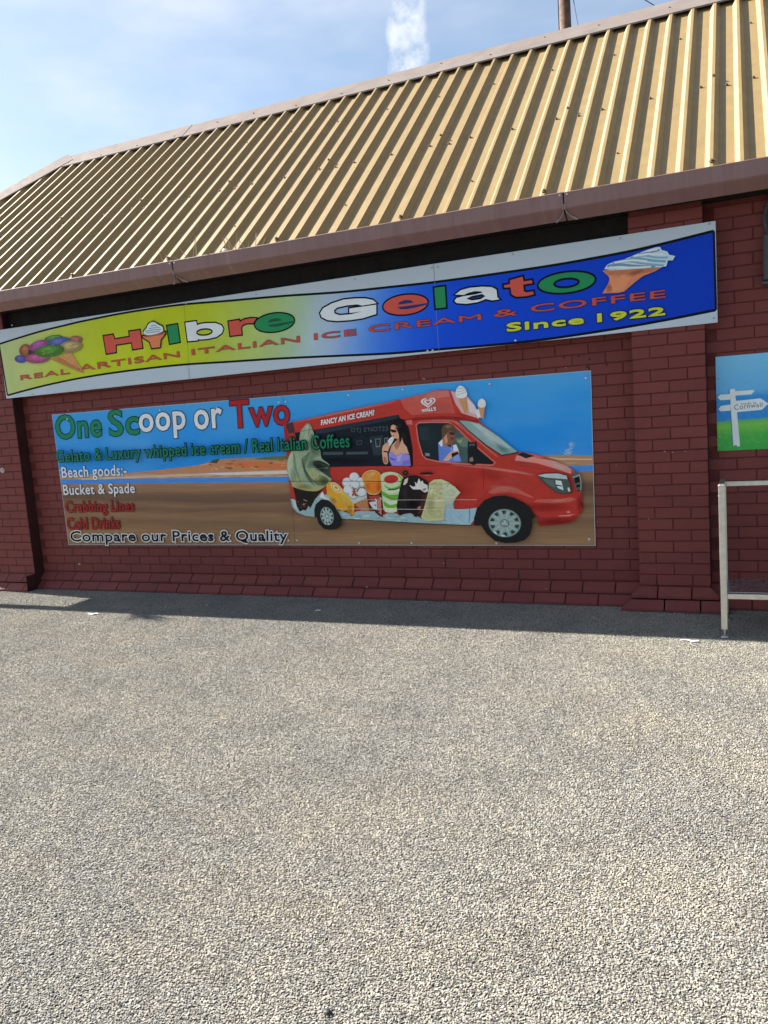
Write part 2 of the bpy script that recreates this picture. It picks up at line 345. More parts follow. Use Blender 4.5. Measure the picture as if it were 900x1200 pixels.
plinth = bmesh_part(MB().prof([(-.106, -.05), (-.106, .012), (-.05, .062), (-.05, .085), (.006, .14), (.006, -.05)], LP1, PX0).prof([(-.106, -.05), (-.106, .012), (-.05, .062), (-.05, .085), (.006, .14), (.006, -.05)], PX1, XR)
                    .prof([(-.106, -.05), (-.106, .012), (-.05, .062), (-.05, .085), (.006, .14), (.006, -.05)], XL, LP0), 'plinth', M_MORTAR)
X, Y = Vector((1, 0, 0)), Vector((0, 1, 0))
for row, (z0, out) in enumerate(((.006, .112), (.083, .056))):
    for (xa, xb, sh) in ((LP1, PX0, .07), (PX1, 2.4, .02), (LP0-1.2, LP0, .05)):
        ins_a = out if xa in (LP1, PX1) else 0; ins_b = out if xb in (PX0, LP0) else 0      # bricks stop at the pillars' own plinth
        x = xa+sh-.225+(.1125 if row else 0)
        while x < xb:
            a, b = max(x, xa+ins_a*.0), min(x+.225, xb)
            if b-a > .03: plinth_brick(plinth, (Vector((0, 0, 0)), X, -Y), a, b, a, b, z0, out)
            x += .225
    for pil, pa, pb in ((pillar_r, PX0, PX1), (pillar_l, LP0, LP1)):
        i = out-.056; w = pb-pa
        cuts = ([w*.26, w*.74] if row else [w*.36, w*.86]); sq = pil is pillar_l; e = [-out]+cuts+[w+(0 if sq else out)]; ei = [-i]+cuts+[w+(0 if sq else i)]
        for k in range(3):
            plinth_brick(pil, (Vector((pa, -PD, 0)), X, -Y), e[k], e[k+1], ei[k], ei[k+1], z0, out)
        if not sq: plinth_brick(pil, (Vector((pb, -PD, 0)), Y, X), -out, PD, -i, PD, z0, out)
        plinth_brick(pil, (Vector((pa, 0, 0)), -Y, -X), 0, PD+out, 0, PD+i, z0, out)

M_SIDE_SHADE = simple('shaded_return', (.042, .014, .014), .7, 0, .25, 8, .2)
for pil, x in ((pillar_r, PX1), (pillar_l, LP1)):  # dark strips added to put the side faces' shade into colour
    MB().bev((x+.0005, -PD+.003, .150), (x+.0035, -.0005, Z_SOF-.004), .0008).build('side_shade_strip', M_SIDE_SHADE, pil)
MB().bev((LP1+.0005, -PD-.108, .0), (LP1+.006, -.004, .152), .0008).build('side_shade_strip', M_SIDE_SHADE, pillar_l)
# old fixings in the brickwork
p = at_y(3.3, 551, -PD)
mb = MB(); mb.tube([(p.x, -PD+.002, p.z), (p.x, -PD-.012, p.z)], [.026, .024], 14); mb.tube([(p.x, -PD-.011, p.z), (p.x, -PD-.02, p.z)], [.012, .011], 10)
mb.build('wall_bolt', M_PALE, pillar_l)
for (u, v) in ((661, 419), (678, 417.5), (688, 430), (711, 427.5), (691, 421)):
    p = at_y(u, v, 0); MB().tube([(p.x, .004, p.z), (p.x, -.0022, p.z)], .006, 8).build('drill_hole', M_SOFFIT, wall)
for (u, v, s) in ((497, 444, .012), (80, 481, .008), (663, 431, .006), (700, 611, .006), (38, 580, .007), (722, 545, .005), (93, 661, .02), (430, 688, .01), (640, 690, .006), (520, 660, .006), (788, 530, .006), (803, 529, .005), (760, 608, .006), (779, 529, .007)):
    p = at_y(u, v, -PD if 745 < u < 830 else (-.06 if v > 682 else 0)); n = 7
    ring = [(p.x+s*rr.uniform(.4, 1.2)*math.cos(k*6.283/n), p.y-.0032, p.z+s*.45*rr.uniform(.4, 1.2)*math.sin(k*6.283/n)) for k in range(n)]
    MB().add(ring+[(q[0], q[1]+.006, q[2]) for q in ring], [tuple(range(n))]+[(k, (k+1) % n, n+(k+1) % n, n+k) for k in range(n)]).build('paint_chip', M_PALE, pillar_r if 745 < u < 830 else wall)

# dark header board above the sign, soffit, fascia, unseen walls
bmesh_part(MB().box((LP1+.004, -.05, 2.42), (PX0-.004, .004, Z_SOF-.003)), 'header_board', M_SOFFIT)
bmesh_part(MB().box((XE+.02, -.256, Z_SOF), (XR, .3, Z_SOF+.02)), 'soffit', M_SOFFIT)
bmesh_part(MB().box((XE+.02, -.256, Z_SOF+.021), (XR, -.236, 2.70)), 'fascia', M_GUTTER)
TH = math.radians(39); TT = math.tan(TH); Y_E, Z_E = -.33, 2.662      # pan plane of the roof: z = Z_E + (y - Y_E) tan(th)
Y_R = 2.115; HIPX = -8.45                                             # ridge, and the hip: x = y + HIPX
def zp(y): return Z_E+(y-Y_E)*TT
yb = 2*Y_R+.31
mb = MB(); mb.box((XL, .2, -.2), (XL+.2, yb-.33, Z_SOF)); mb.box((XL+.2, yb-.55, -.2), (XR, yb-.33, Z_SOF)); mb.box((XR-.2, .221, -.2), (XR, yb-.551, Z_SOF))
bmesh_part(mb, 'rear_wall', M_BRICK)
zd = -.03
YH = XE-HIPX                                                          # where the half hip starts, an unseen end shaped for the light wedge
XD = XE+.03
d = [(XD, -.31, zp(-.31)+zd), (XR, -.31, zp(-.31)+zd), (XR, Y_R, zp(Y_R)+zd), (HIPX+Y_R, Y_R, zp(Y_R)+zd), (XD, YH+.03, zp(YH)+zd), (XD, 2*Y_R-YH-.03, zp(YH)+zd), (XD, yb, zp(-.31)+zd), (XR, yb, zp(-.31)+zd)]
d += [(XD, -.235, Z_SOF+.022), (XR, -.235, Z_SOF+.022), (XD, yb, Z_SOF+.022), (XR, yb, Z_SOF+.022)]
bmesh_part(MB().add(d, [(0, 1, 2, 3, 4), (4, 3, 5), (5, 3, 2, 7, 6), (0, 8, 9, 1), (8, 10, 11, 9), (6, 7, 11, 10), (0, 4, 5, 6, 10, 8), (1, 9, 11, 7, 2)]), 'light_block_deck', M_INNER)  # unseen closed solid under the sheets, added against light leaks

# profiled roof sheets, one metre cover, six ribs each
PITCH, DEP = 1/6, .035
roof = bpart('roof')
NRM = Vector((0, -math.sin(TH), math.cos(TH))); UPS = Vector((0, math.cos(TH), math.sin(TH)))
def sheet(name, xs, lift, y0, fy, parent, fx=None, m=M_ROOF):
    """xs: (x, height) along the profile; from the eave y0 up to fy(x)"""
    v = []; f = []; n = len(xs)
    for x, h in xs:
        ye = y0; yt = fy(x)
        a = Vector((x, ye, zp(ye)))+NRM*(h+lift); b = Vector((x, yt, zp(yt)))+NRM*(h+lift)
        v += [a, a+(b-a)*.5, b, a-NRM*.0012, b-NRM*.0012]
    for i in range(n-1):
        A, B = 5*i, 5*i+5
        f += [(A, B, B+1, A+1), (A+1, B+1, B+2, A+2), (A, A+3, B+3, B)]
    return obj(name, mesh(name, v, f, m), parent)
def profile(xc0, nr, extra=True):
    """rib centres xc0, xc0+p ... ; starts left of the first rib, laps over the last"""
    P = [(xc0-.0395, 0)]
    for k in range(nr):
        c = xc0+k*PITCH
        P += [(c-.0395, 0)] if k else []
        P += [(c-.0115, DEP), (c+.0085, DEP), (c+.0365, 0)]
    return P
ftop = lambda x: min(Y_R-.02, x-HIPX)
laps = [.80+k for k in range(-10, 4)]
scr = MB()
def screw(x, y, h, s=1.0):
    c = Vector((x, y, zp(y)))+NRM*(h+.003)
    scr.tube([c, c+NRM*.004*s], .011*s, 8); scr.tube([c+NRM*.004*s, c+NRM*.011*s], .006*s, 6)
for k, lx in enumerate(laps):
    P = [q for q in profile(lx, 7) if q[0] > XE-.001]
    P = [(q[0], q[1]) for q in P if q[0] <= XR+.02]
    if len(P) < 3: continue
    s = sheet('roof_sheet', P, .0016 if k % 2 else 0.0, -.305+rr.uniform(-.004, .004), ftop, roof)
    for y, dy in ((.70, .05),):
        for off, yy, h in ((.0, .755, DEP), (-.083, .70, 0), (.083, .675, 0), (.25, .696, 0), (.583, .696, 0)):
            if ftop(lx+off) > yy+.1 and lx+off < XR: screw(lx+off, yy+rr.uniform(-.008, .008), h+.001)
    if ftop(lx) > 0 and lx < XR: screw(lx+.004, -.235, DEP, 1.6)
    if ftop(lx) > 1.8 and lx < XR: screw(lx+.25, 1.5+rr.uniform(-.01, .01), 0, .8); screw(lx+.75, 1.5+rr.uniform(-.01, .01), 0, .8); screw(lx+.42, .1, 0, .7)
scr.build('roof_screws', M_RUST, roof)['kind'] = 'stuff'
# back slope and hip end, out of sight but whole
bs = MB(); P = profile(-6.2, 61)
v = []; f = []
for x, h in P:
    v += [Vector((x, yb+.02, zp(-.31)+h)), Vector((x, Y_R+.02, zp(Y_R)+h))]
f = [(2*i, 2*i+1, 2*i+3, 2*i+2) for i in range(len(P)-1)]
obj('roof_sheet', mesh('roof_sheet', v, f, M_ROOF), roof)
P = [q for q in profile(YH, 18) if q[0] < 2*Y_R-YH]; v = []
for yy, h in P:
    t = max(0, min(yy-YH, 2*Y_R-YH-yy))
    v += [Vector((XE, yy, zp(YH)+h)), Vector((XE+t, yy, zp(YH+t)+h))]
f = [(2*i, 2*i+1, 2*i+3, 2*i+2) for i in range(len(P)-1)]
obj('roof_sheet', mesh('roof_sheet', v, f, M_ROOF), roof)

# ridge and hip flashings in lengths, lapped, with a turned-down front edge
def flash(pts, lift, name='ridge_flashing'):
    """pts: list of (front_low, ridge, back_low) sections"""
    v = []; f = []
    for a, r, b in pts:
        n = Vector((0, 0, lift)); v += [a+Vector((0, 0, -.014))+n, a+n, r+n, b+n, r+n-Vector((0, 0, .004)), a+n-NRM*.003]
    for i in range(len(pts)-1):
        A, B = 6*i, 6*i+6
        f += [(A, B, B+1, A+1), (A+1, B+1, B+2, A+2), (A+2, B+2, B+3, A+3)]
    f += [(0, 1, 5), (1, 2, 4, 5)]
    return obj(name, mesh(name, v, f, M_FLASH), roof)
def sec(x, w=.265):
    r = Vector((x, Y_R, zp(Y_R)))+NRM*(DEP+.004)+Vector((0, .01, .012)); a = Vector((x, Y_R, zp(Y_R)))+NRM*(DEP+.004)-UPS*w
    return a, r, Vector((x, 2*Y_R-a.y+.02, a.z))
fj = [HIPX+Y_R-.02, -4.53, -1.59, 1.35, 4.02]
for i in range(4):
    a, b = fj[i], fj[i+1]
    flash([sec(a+(b-a)*t+(.04 if t == 1 and i < 3 else 0)) for t in (0, .25, .5, .75, 1)], .0 if i % 2 else .004)
hs = []
for t in (0, .35, .7, 1.05, 1.36):
    y = Y_R+.02-t; r = Vector((HIPX+y, y, zp(y)))+Vector((0, 0, DEP+.03)); q = .32
    a = Vector((HIPX+y+q*.62, y-q*.38, zp(y-q*.38)))+NRM*(DEP+.006); b = Vector((HIPX+y-q*.38, y+q*.62, zp(y-q*.38)+DEP+.006))
    hs.append((a, r, b))
flash(hs, .008, 'hip_flashing')
fs = MB()
for x in np.arange(-6.1, 3.9, .5):
    c = Vector((x+rr.uniform(-.05, .05), Y_R, zp(Y_R)))+NRM*(DEP+.008)-UPS*rr.uniform(.04, .22); fs.tube([c, c+NRM*.006], .007, 6)
fs.build('flashing_screws', M_RUST, roof)['kind'] = 'stuff'

# box gutter in lengths with joints
gutter = bpart('gutter')
GP = [(-.36, 2.716), (-.36, 2.628), (-.352, 2.620), (-.264, 2.564), (-.258, 2.566), (-.258, 2.675), (-.263, 2.675), (-.263, 2.574), (-.349, 2.628), (-.354, 2.634), (-.354, 2.712), (-.348, 2.712), (-.348, 2.718)]
gx = [gxe, -6.12, -3.085, -.058, 2.97, XR+.03]  # unseen left length runs past the roof to carry its shadow band
for i in range(5):
    o = MB().prof(GP, gx[i]+.001, gx[i+1]-.001).tube([(gx[i]+.001, -.3565, 2.7165), (gx[i+1]-.001, -.3565, 2.7165)], .0055, 8).build('gutter_length', M_GUTTER, gutter); o.location.z = (.0, .003, .0015, -.001, .0)[i]
for x in gx[1:5]:
    j = empty('gutter_joint', (x, 0, 0), gutter)
    MB().prof([(-.3615, 2.717), (-.3615, 2.627), (-.3535, 2.6185), (-.266, 2.5625), (-.266, 2.566), (-.352, 2.621), (-.359, 2.629), (-.359, 2.716)], -.0045, .0045).build('joint_gap', M_SOFFIT, j)
    for sx in (-.022, .022):
        MB().tube([(sx, -.358, 2.704), (sx, -.3665, 2.704)], .007, 8).build('screw', M_STEEL, j)
    for s in (-1, 1):
        mb = MB(); c = []
        for t in np.linspace(0, 1, 7):
            yy = -.3605+.088*max(0, t-.12)/.88; zz = 2.622-.056*max(0, t-.12)/.88+(.03*(1-t/.12) if t < .12 else 0)
            c.append(Vector((s*(.004+.062*t**2.2), yy-.0035, zz-.003)))
        mb.tube(c, [.003+.004*t for t in np.linspace(0, 1, 7)], 6); mb.build('sealant_run', M_SEAL, j)

# ------------------------------------------------------------------ printed boards: drawing in photograph pixels, mapped onto the board
def homography(src, dst):
    A = []
    for (x, y), (u, v) in zip(src, dst):
        A += [[x, y, 1, 0, 0, 0, -u*x, -u*y, -u], [0, 0, 0, x, y, 1, -v*x, -v*y, -v]]
    return np.linalg.svd(np.array(A))[2][-1].reshape(3, 3)
def print_mat(name, rough, soft=False):
    q = Nodes(name); an = q.n('ShaderNodeAttribute', attribute_name='Col'); at = an.outputs['Color']; p = q.pos()
    c = q.mix(1.0, at, q.ramp(q.noise(p, 4, 5, .6), [(.3, (.93, .93, .93)), (.7, (1.05, 1.05, 1.05))]), 'MULTIPLY')
    if soft:
        c = q.mix(1.0, c, q.ramp(q.noise(p, 26, 5, .65), [(.3, (.95, .95, .955)), (.7, (1.05, 1.05, 1.045))]), 'MULTIPLY'); q.l(an.outputs['Alpha'], 'Alpha')
    q.l(c, 'Base Color'); q.l(q.rng(q.noise(p, 6, 4), .3, .7, rough-.05, rough+.08), 'Roughness'); q.b.inputs['Specular IOR Level'].default_value = .14; return q.m
M_PRINT = print_mat('printed_vinyl', .42)
M_PHOTO = print_mat('printed_photo', .36, True)
def catmull(pts, n=4, closed=True):
    P = [np.array(p, float) for p in pts]; out = []; N = len(P)
    for i in range(N if closed else N-1):
        p0, p1, p2, p3 = (P[(i-1) % N], P[i], P[(i+1) % N], P[(i+2) % N]) if closed else (P[max(i-1, 0)], P[i], P[i+1], P[min(i+2, N-1)])
        for k in range(n):
            t = k/n; out.append(.5*((2*p1)+(-p0+p2)*t+(2*p0-5*p1+4*p2-p3)*t*t+(-p0+3*p1-3*p2+p3)*t**3))
    if not closed: out.append(P[-1])
    return [tuple(p) for p in out]
glyph_cache = {}
def glyphs(s, bold):
    k = (s, bold)
    if k not in glyph_cache:
        cu = bpy.data.curves.new('t', 'FONT'); cu.body = s; cu.offset = bold; cu.resolution_u = 3; cu.space_character = 1.06
        o = bpy.data.objects.new('t', cu); COL.objects.link(o); bpy.context.view_layer.update()
        me = bpy.data.meshes.new_from_object(o.evaluated_get(bpy.context.evaluated_depsgraph_get()))
        v = np.array([x.co[:2] for x in me.vertices]); f = [tuple(p.vertices) for p in me.polygons]
        cnt = {}
        for q in f:
            for a, b in zip(q, q[1:]+q[:1]):
                e = (min(a, b), max(a, b)); cnt.setdefault(e, []).append((a, b))
        # weld identical points so that glyph outlines close
        key = {}; w = []
        for i, c in enumerate(v):
            kk = (round(c[0], 5), round(c[1], 5)); w.append(key.setdefault(kk, i))
        cnt = {}
        for q in f:
            q = [w[i] for i in q]
            for a, b in zip(q, q[1:]+q[:1]):
                if a != b: cnt.setdefault((min(a, b), max(a, b)), []).append((a, b))
        edges = [e[0] for e in cnt.values() if len(e) == 1]
        nx = {}
        for a, b in edges: nx.setdefault(a, []).append(b)
        loops = []
        while nx:
            a = next(iter(nx)); L = []
            while a in nx:
                L.append(a); b = nx[a].pop()
                if not nx[a]: del nx[a]
                a = b
            if len(L) > 2: loops.append(L)
        mn, mx_ = v.min(0), v.max(0); v = (v-mn)/(mx_-mn)
        glyph_cache[k] = (v, f, loops)
        bpy.data.objects.remove(o); bpy.data.curves.remove(cu); bpy.data.meshes.remove(me)
    return glyph_cache[k]
class Art:
    """flat print on a board; y is the board's face, every later shape lies a hair in front"""
    def __init__(s, H, origin, yface, root, E): s.H = H; s.o = origin; s.y = yface; s.k = 0; s.root = root; s.E = E; s.cur = None; s.stack = []
    def plane(s, p): q = s.H @ np.array([p[0], p[1], 1.]); return q[:2]/q[2]
    def col(s, c): return tuple(min(.86, max(.0015, .70*a/b)) for a, b in zip(lin(c), s.E))
    def part(s, name, parent=None, m=None, label=None):
        s.end(); s.cur = (name, parent or s.root, m or M_PRINT, [], [], [], label)
    def end(s):
        if not s.cur or not s.cur[3]: s.cur = None; return None
        name, par, m, V, Fc, Cc, label = s.cur; me = mesh(name, V, Fc, m)
        a = me.color_attributes.new('Col', 'FLOAT_COLOR', 'POINT'); a.data.foreach_set('color', np.array([(c if len(c) == 4 else (*c, 1)) for c in Cc], float).ravel())
        bm = bmesh.new(); bm.from_mesh(me)
        for fc in bm.faces:
            if fc.normal.y > 0: fc.normal_flip()
        bm.to_mesh(me); bm.free()
        o = obj(name, me, par); o.matrix_parent_inverse = Matrix.Identity(4)
        w = Vector((0, 0, 0)); q = par
        while q: w += q.location; q = q.parent
        o.location = -w
        if label: o['label'] = label
        s.cur = None; return o
    def raw(s, pts2, faces, c, al=None):
        s.k += 1; y = s.y-.00004*s.k; b = len(s.cur[3]); s.cur[3].extend((s.o[0]+p[0], y, s.o[1]+p[1]) for p in pts2)
        s.cur[4].extend(tuple(i+b for i in f) for f in faces); s.cur[5].extend([(*s.col(c), 1)]*len(pts2) if al is None else [(*s.col(c), k_) for k_ in al])
    def poly(s, pts, c, smooth=0):
        if smooth: pts = catmull(pts, smooth)
        q = [s.plane(p) for p in pts]; s.raw(q, [tuple(t) for t in tessellate_polygon([[Vector((a[0], a[1], 0)) for a in q]])], c)
    def grid(s, tl, tr, br, bl, fn, nu, nv):
        """quad in pixels filled with a printed gradient fn(u,v) -> colour"""
        s.k += 1; y = s.y-.00004*s.k; b = len(s.cur[3]); c4 = [np.array(a, float) for a in (tl, tr, br, bl)]
        for j in range(nv+1):
            for i in range(nu+1):
                u, v = i/nu, j/nv; p = (c4[0]*(1-u)+c4[1]*u)*(1-v)+(c4[3]*(1-u)+c4[2]*u)*v; q = s.plane(p)
                s.cur[3].append((s.o[0]+q[0], y, s.o[1]+q[1])); s.cur[5].append(s.col(fn(u, v)))
        for j in range(nv):
            for i in range(nu): a = b+j*(nu+1)+i; s.cur[4].append((a, a+1, a+nu+2, a+nu+1))
    def ribbon(s, q, w, c, closed):
        n = len(q); q = [np.array(a, float) for a in q]; L = []; R_ = []
        for i in range(n):
            a = q[(i-1) % n] if closed or i > 0 else q[i]; b = q[(i+1) % n] if closed or i < n-1 else q[i]
            d1 = q[i]-a; d2 = b-q[i]; l1, l2 = np.hypot(*d1), np.hypot(*d2)
            d1 = d1/l1 if l1 > 1e-9 else (d2/l2 if l2 > 1e-9 else np.array([1., 0])); d2 = d2/l2 if l2 > 1e-9 else d1
            nn = np.array([-(d1[1]+d2[1]), d1[0]+d2[0]]); m = np.hypot(*nn)
            nn = nn/m if m > 1e-6 else np.array([-d1[1], d1[0]]); k = 1/max(.55, abs(nn @ np.array([-d1[1], d1[0]])))
            L.append(q[i]+nn*w*k); R_.append(q[i]-nn*w*k)
        f = [(i, (i+1) % n, n+(i+1) % n, n+i) for i in range(n if closed else n-1)]
        s.raw(L+R_, f, c)
    def stroke(s, pts, w, c, closed=False, smooth=0):
        if smooth: pts = catmull(pts, smooth, closed)
        s.ribbon([s.plane(p) for p in pts], w, c, closed)
    def ell(s, c, rx, ry, col, rot=0, n=20):
        a = math.radians(rot); s.poly([(c[0]+rx*math.cos(t)*math.cos(a)-ry*math.sin(t)*math.sin(a), c[1]+rx*math.cos(t)*math.sin(a)+ry*math.sin(t)*math.cos(a)) for t in np.linspace(0, 2*math.pi, n, endpoint=False)], col)
    def air(s, c, rx, ry, col, alpha=.6, rot=0, n=18):
        """soft airbrushed spot: opaque in the middle, clear at the rim"""
        a = math.radians(rot); P = [s.plane(c)]; al = [alpha]
        for r_, k_ in ((.35, .82), (.7, .34), (1, 0)):
            for t in np.linspace(0, 2*math.pi, n, endpoint=False):
                P.append(s.plane((c[0]+r_*(rx*math.cos(t)*math.cos(a)-ry*math.sin(t)*math.sin(a)), c[1]+r_*(rx*math.cos(t)*math.sin(a)+ry*math.sin(t)*math.cos(a))))); al.append(alpha*k_)
        f = [(0, 1+i, 1+(i+1) % n) for i in range(n)]
        for k_ in (0, 1): f += [(1+k_*n+i, 1+(k_+1)*n+i, 1+(k_+1)*n+(i+1) % n, 1+k_*n+(i+1) % n) for i in range(n)]
        s.raw(P, f, col, al)
    def airline(s, pts, w, col, alpha=.6):
        """soft airbrushed line along points (pixels), w half width in pixels"""
        pts = [np.array(p, float) for p in catmull(pts, 4, False)]; n = len(pts); P = []; al = []
        for i, p in enumerate(pts):
            d = pts[min(i+1, n-1)]-pts[max(i-1, 0)]; d = np.array([-d[1], d[0]])/max(1e-6, np.hypot(*d)); e = math.sin(math.pi*(i+.35)/(n-.3))**.6
            for k_, v in ((-1, 0), (-.45, .6), (0, 1), (.45, .6), (1, 0)): P.append(s.plane(p+d*w*k_)); al.append(alpha*v*e)
        s.raw(P, [(5*i+j, 5*i+j+1, 5*i+j+6, 5*i+j+5) for i in range(n-1) for j in range(4)], col, al)
    def text(s, t, quad, c, bold=.02, out=0, oc=(15, 15, 15), shadow=None):
        v, f, loops = glyphs(t, 0); tl, tr, br, bl = [np.array(q, float) for q in quad]
        P = [s.plane((bl*(1-a)+br*a)*(1-b)+(tl*(1-a)+tr*a)*b) for a, b in v]
        if out:
            for L in loops: s.ribbon([P[i] for i in L], out+bold, oc, True)
            s.k += 1
        if bold:
            for L in loops: s.ribbon([P[i] for i in L], bold, c, True)
        s.raw(P, f, c)
def plane_map(y, x0, z0):
    P = [(-5, 2.4), (.8, 2.4), (.8, .4), (-5, .4)]
    return homography([px((a, y, b)) for a, b in P], [(a-x0, b-z0) for a, b in P])
def panel4(name, parent, corners, a, b, yb_, yf, m):
    """sheet between fractions a and b of a hand-hung board given by its four corners (tl, tr, br, bl) in x, z"""
    tl, tr, br, bl = [np.array(q, float) for q in corners]; c = [tl+(tr-tl)*a, tl+(tr-tl)*b, bl+(br-bl)*b, bl+(br-bl)*a]; e = .0012
    mid = sum(c)/4; ins = [q+(mid-q)/np.hypot(*(mid-q))*e for q in c]
    v = [(q[0], yf, q[1]) for q in ins]+[(q[0], yf+e, q[1]) for q in c]+[(q[0], yb_, q[1]) for q in c]
    f = [(0, 1, 2, 3), (11, 10, 9, 8)]+[(4*k+i, 4*k+4+i, 4*k+4+(i+1) % 4, 4*k+(i+1) % 4) for k in (0, 1) for i in range(4)]
    return MB().add(v, f).build(name, m, parent)
def panel(name, parent, x0, x1, z0, z1, yb_, yf, m):
    return MB().bev((x0, yf, z0), (x1, yb_, z1), .0012).build(name, m, parent)
def cap(parent, x, y, z, r=.008, m=None):
    MB().tube([(x, y+.002, z), (x, y-.002, z), (x, y-.0045, z)], [r, r, r*.55], 10).build('screw_cap', m or M_SCREW, parent)

# ---- the long shop sign across the pillars
E_SIGN = (.50, .55, .575)
SX0, SX1, SZ0, SZ1 = -5.3048, .8122, 1.8347, 2.4487
sign = empty('shop_sign', ((SX0+SX1)/2, -PD, SZ0))
tag(sign, 'long shop sign in lime, white and blue with gelato lettering', 'sign')
def off(o, root):
    o.location = o.location-root.location; return o
YS = -PD-.008
HS = plane_map(YS, SX0, SZ0)
SC = [(-5.296, 2.437), (.8122, 2.452), (.8122, 1.842), (-5.296, 1.814)]
A = Art(HS, (SX0, SZ0), YS, sign, E_SIGN)
sf = [0, (A.plane((217, 400))[0]+SX0-SC[0][0])/(SC[1][0]-SC[0][0]), (A.plane((512, 370))[0]+SX0-SC[0][0])/(SC[1][0]-SC[0][0]), 1]
for i in range(3):
    off(panel4('sign_sheet', sign, SC, sf[i]+(.0002 if i else 0), sf[i+1]-(.0002 if i < 2 else 0), -PD+.001, YS, M_PANEL), sign)
TOPC = [(-1, 403.2), (25, 395), (50, 387.6), (75, 381.5), (100, 375.7), (150, 366), (210, 357.3), (270, 352.3), (330, 347), (400, 342.2), (460, 336), (510, 330.5), (580, 321), (650, 310.5), (700, 301.7), (740, 294), (780, 284.8), (836.5, 270.6)]
BOTC = [(8.8, 463.3), (30, 457.5), (58, 450.5), (100, 442), (150, 434.5), (210, 427.7), (270, 423.8), (330, 420), (400, 416.8), (460, 414), (510, 409.8), (580, 404), (640, 397.5), (720, 385.5), (780, 375), (839, 363.2)]
GR = [(0, (168, 188, 132)), (35, (170, 190, 112)), (75, (172, 192, 66)), (110, (170, 190, 38)), (200, (172, 190, 28)), (235, (168, 188, 42)), (275, (162, 186, 84)), (310, (160, 188, 112)), (345, (154, 186, 150)), (368, (158, 186, 196)), (395, (148, 178, 212)), (420, (104, 152, 224)), (450, (60, 118, 222)), (490, (26, 88, 214)), (530, (13, 72, 206)), (620, (8, 64, 198)), (720, (6, 58, 186)), (845, (5, 54, 176))]
def grad(x):
    for (a, ca), (b, cb) in zip(GR, GR[1:]):
        if x <= b: t = max(0, (x-a)/(b-a)); return tuple(p*(1-t)+q*t for p, q in zip(ca, cb))
    return GR[-1][1]
tcur = catmull(TOPC, 6, False); bcur = catmull(BOTC, 6, False)
A.part('colour_field')
nu, nv = 120, 6
def lerp_curve(C, t):
    s_ = t*(len(C)-1); i = min(int(s_), len(C)-2); f_ = s_-i; return np.array(C[i])*(1-f_)+np.array(C[i+1])*f_
def curve_x(C, x):
    for a, b in zip(C, C[1:]):
        if a[0] <= x <= b[0]: f_ = (x-a[0])/(b[0]-a[0]); return np.array((x, a[1]*(1-f_)+b[1]*f_))
    return np.array(C[0] if x < C[0][0] else C[-1])
A.k += 1; yk = YS-.00004*A.k
for j in range(nv+1):
    for i in range(nu+1):
        t = i/nu; a = curve_x(tcur, -1+837.5*t); b = curve_x(bcur, 8.8+830.2*t); p_ = a*(1-j/nv)+b*j/nv; q = A.plane(p_)
        A.cur[3].append((SX0+q[0], yk, SZ0+q[1])); A.cur[5].append(A.col(grad(p_[0]+(j/nv-.5)*14)))
A.cur[4].extend((j*(nu+1)+i, j*(nu+1)+i+1, (j+1)*(nu+1)+i+1, (j+1)*(nu+1)+i) for j in range(nv) for i in range(nu))
A.part('border_line')
A.stroke(tcur, .0085, (4, 10, 12)); A.stroke(bcur, .0085, (4, 8, 12)); A.stroke([tcur[0], bcur[0]], .008, (15, 22, 22)); A.stroke([tcur[-1], bcur[-1]], .007, (8, 14, 30))
A.part('seam_line'); A.stroke([(215.5, 356.5), (217, 372), (219, 390), (222.5, 445)], .0012, (70, 84, 60)); A.part('seam_line'); A.stroke([(508.4, 314), (510, 340), (512, 380), (514.5, 411)], .0012, (110, 130, 160))
RED, GRN, WHT = (188, 82, 70), (34, 132, 82), (200, 214, 224)
DK = (4, 10, 10); DB = (4, 10, 30)
k5 = lambda l: [(210+a/7.5, 330+b/7.5) for a, b in l]
k6 = lambda l: [(330+a/6.923, 320+b/6.923) for a, b in l]
k7 = lambda l: [(450+a/6, 310+b/6) for a, b in l]
k8 = lambda l: [(580+a/6.43, 300+b/6.43) for a, b in l]
def ellp(c, rx, ry, rot, n=36):
    a = math.radians(rot); return [(c[0]+rx*math.cos(t)*math.cos(a)-ry*math.sin(t)*math.sin(a), c[1]+rx*math.cos(t)*math.sin(a)+ry*math.sin(t)*math.cos(a)) for t in np.linspace(0, 2*math.pi, n, endpoint=False)]
def letter(P, c, oc, holes=(), w=.0115, hole_fill=None):
    A.part('letter'); A.stroke(P, w, oc, True); A.poly(P, c)
    for h in holes:
        A.poly(h, hole_fill or grad(sum(q[0] for q in h)/len(h))); A.stroke(h, w*.55, oc, True)
letter([(195.8, 382), (207.8, 380), (210.7, 400.6), (199, 402.8)], GRN, DK)
letter(catmull(k5([(54, 362), (100, 355), (150, 349), (152, 366), (156, 384), (190, 372), (230, 366), (320, 364), (370, 384), (388, 415), (376, 452), (328, 486), (250, 504), (200, 508), (164, 506), (164, 516), (120, 520), (76, 524), (66, 450)]), 1), WHT, DK, [ellp((239.6, 389.1), 9.0, 3.5, -5)])
letter(k5([(434, 352), (528, 337), (532, 358), (550, 345), (575, 332), (630, 322), (678, 321), (648, 366), (615, 364), (585, 368), (556, 382), (544, 405), (550, 464), (450, 476)]), RED, DK)
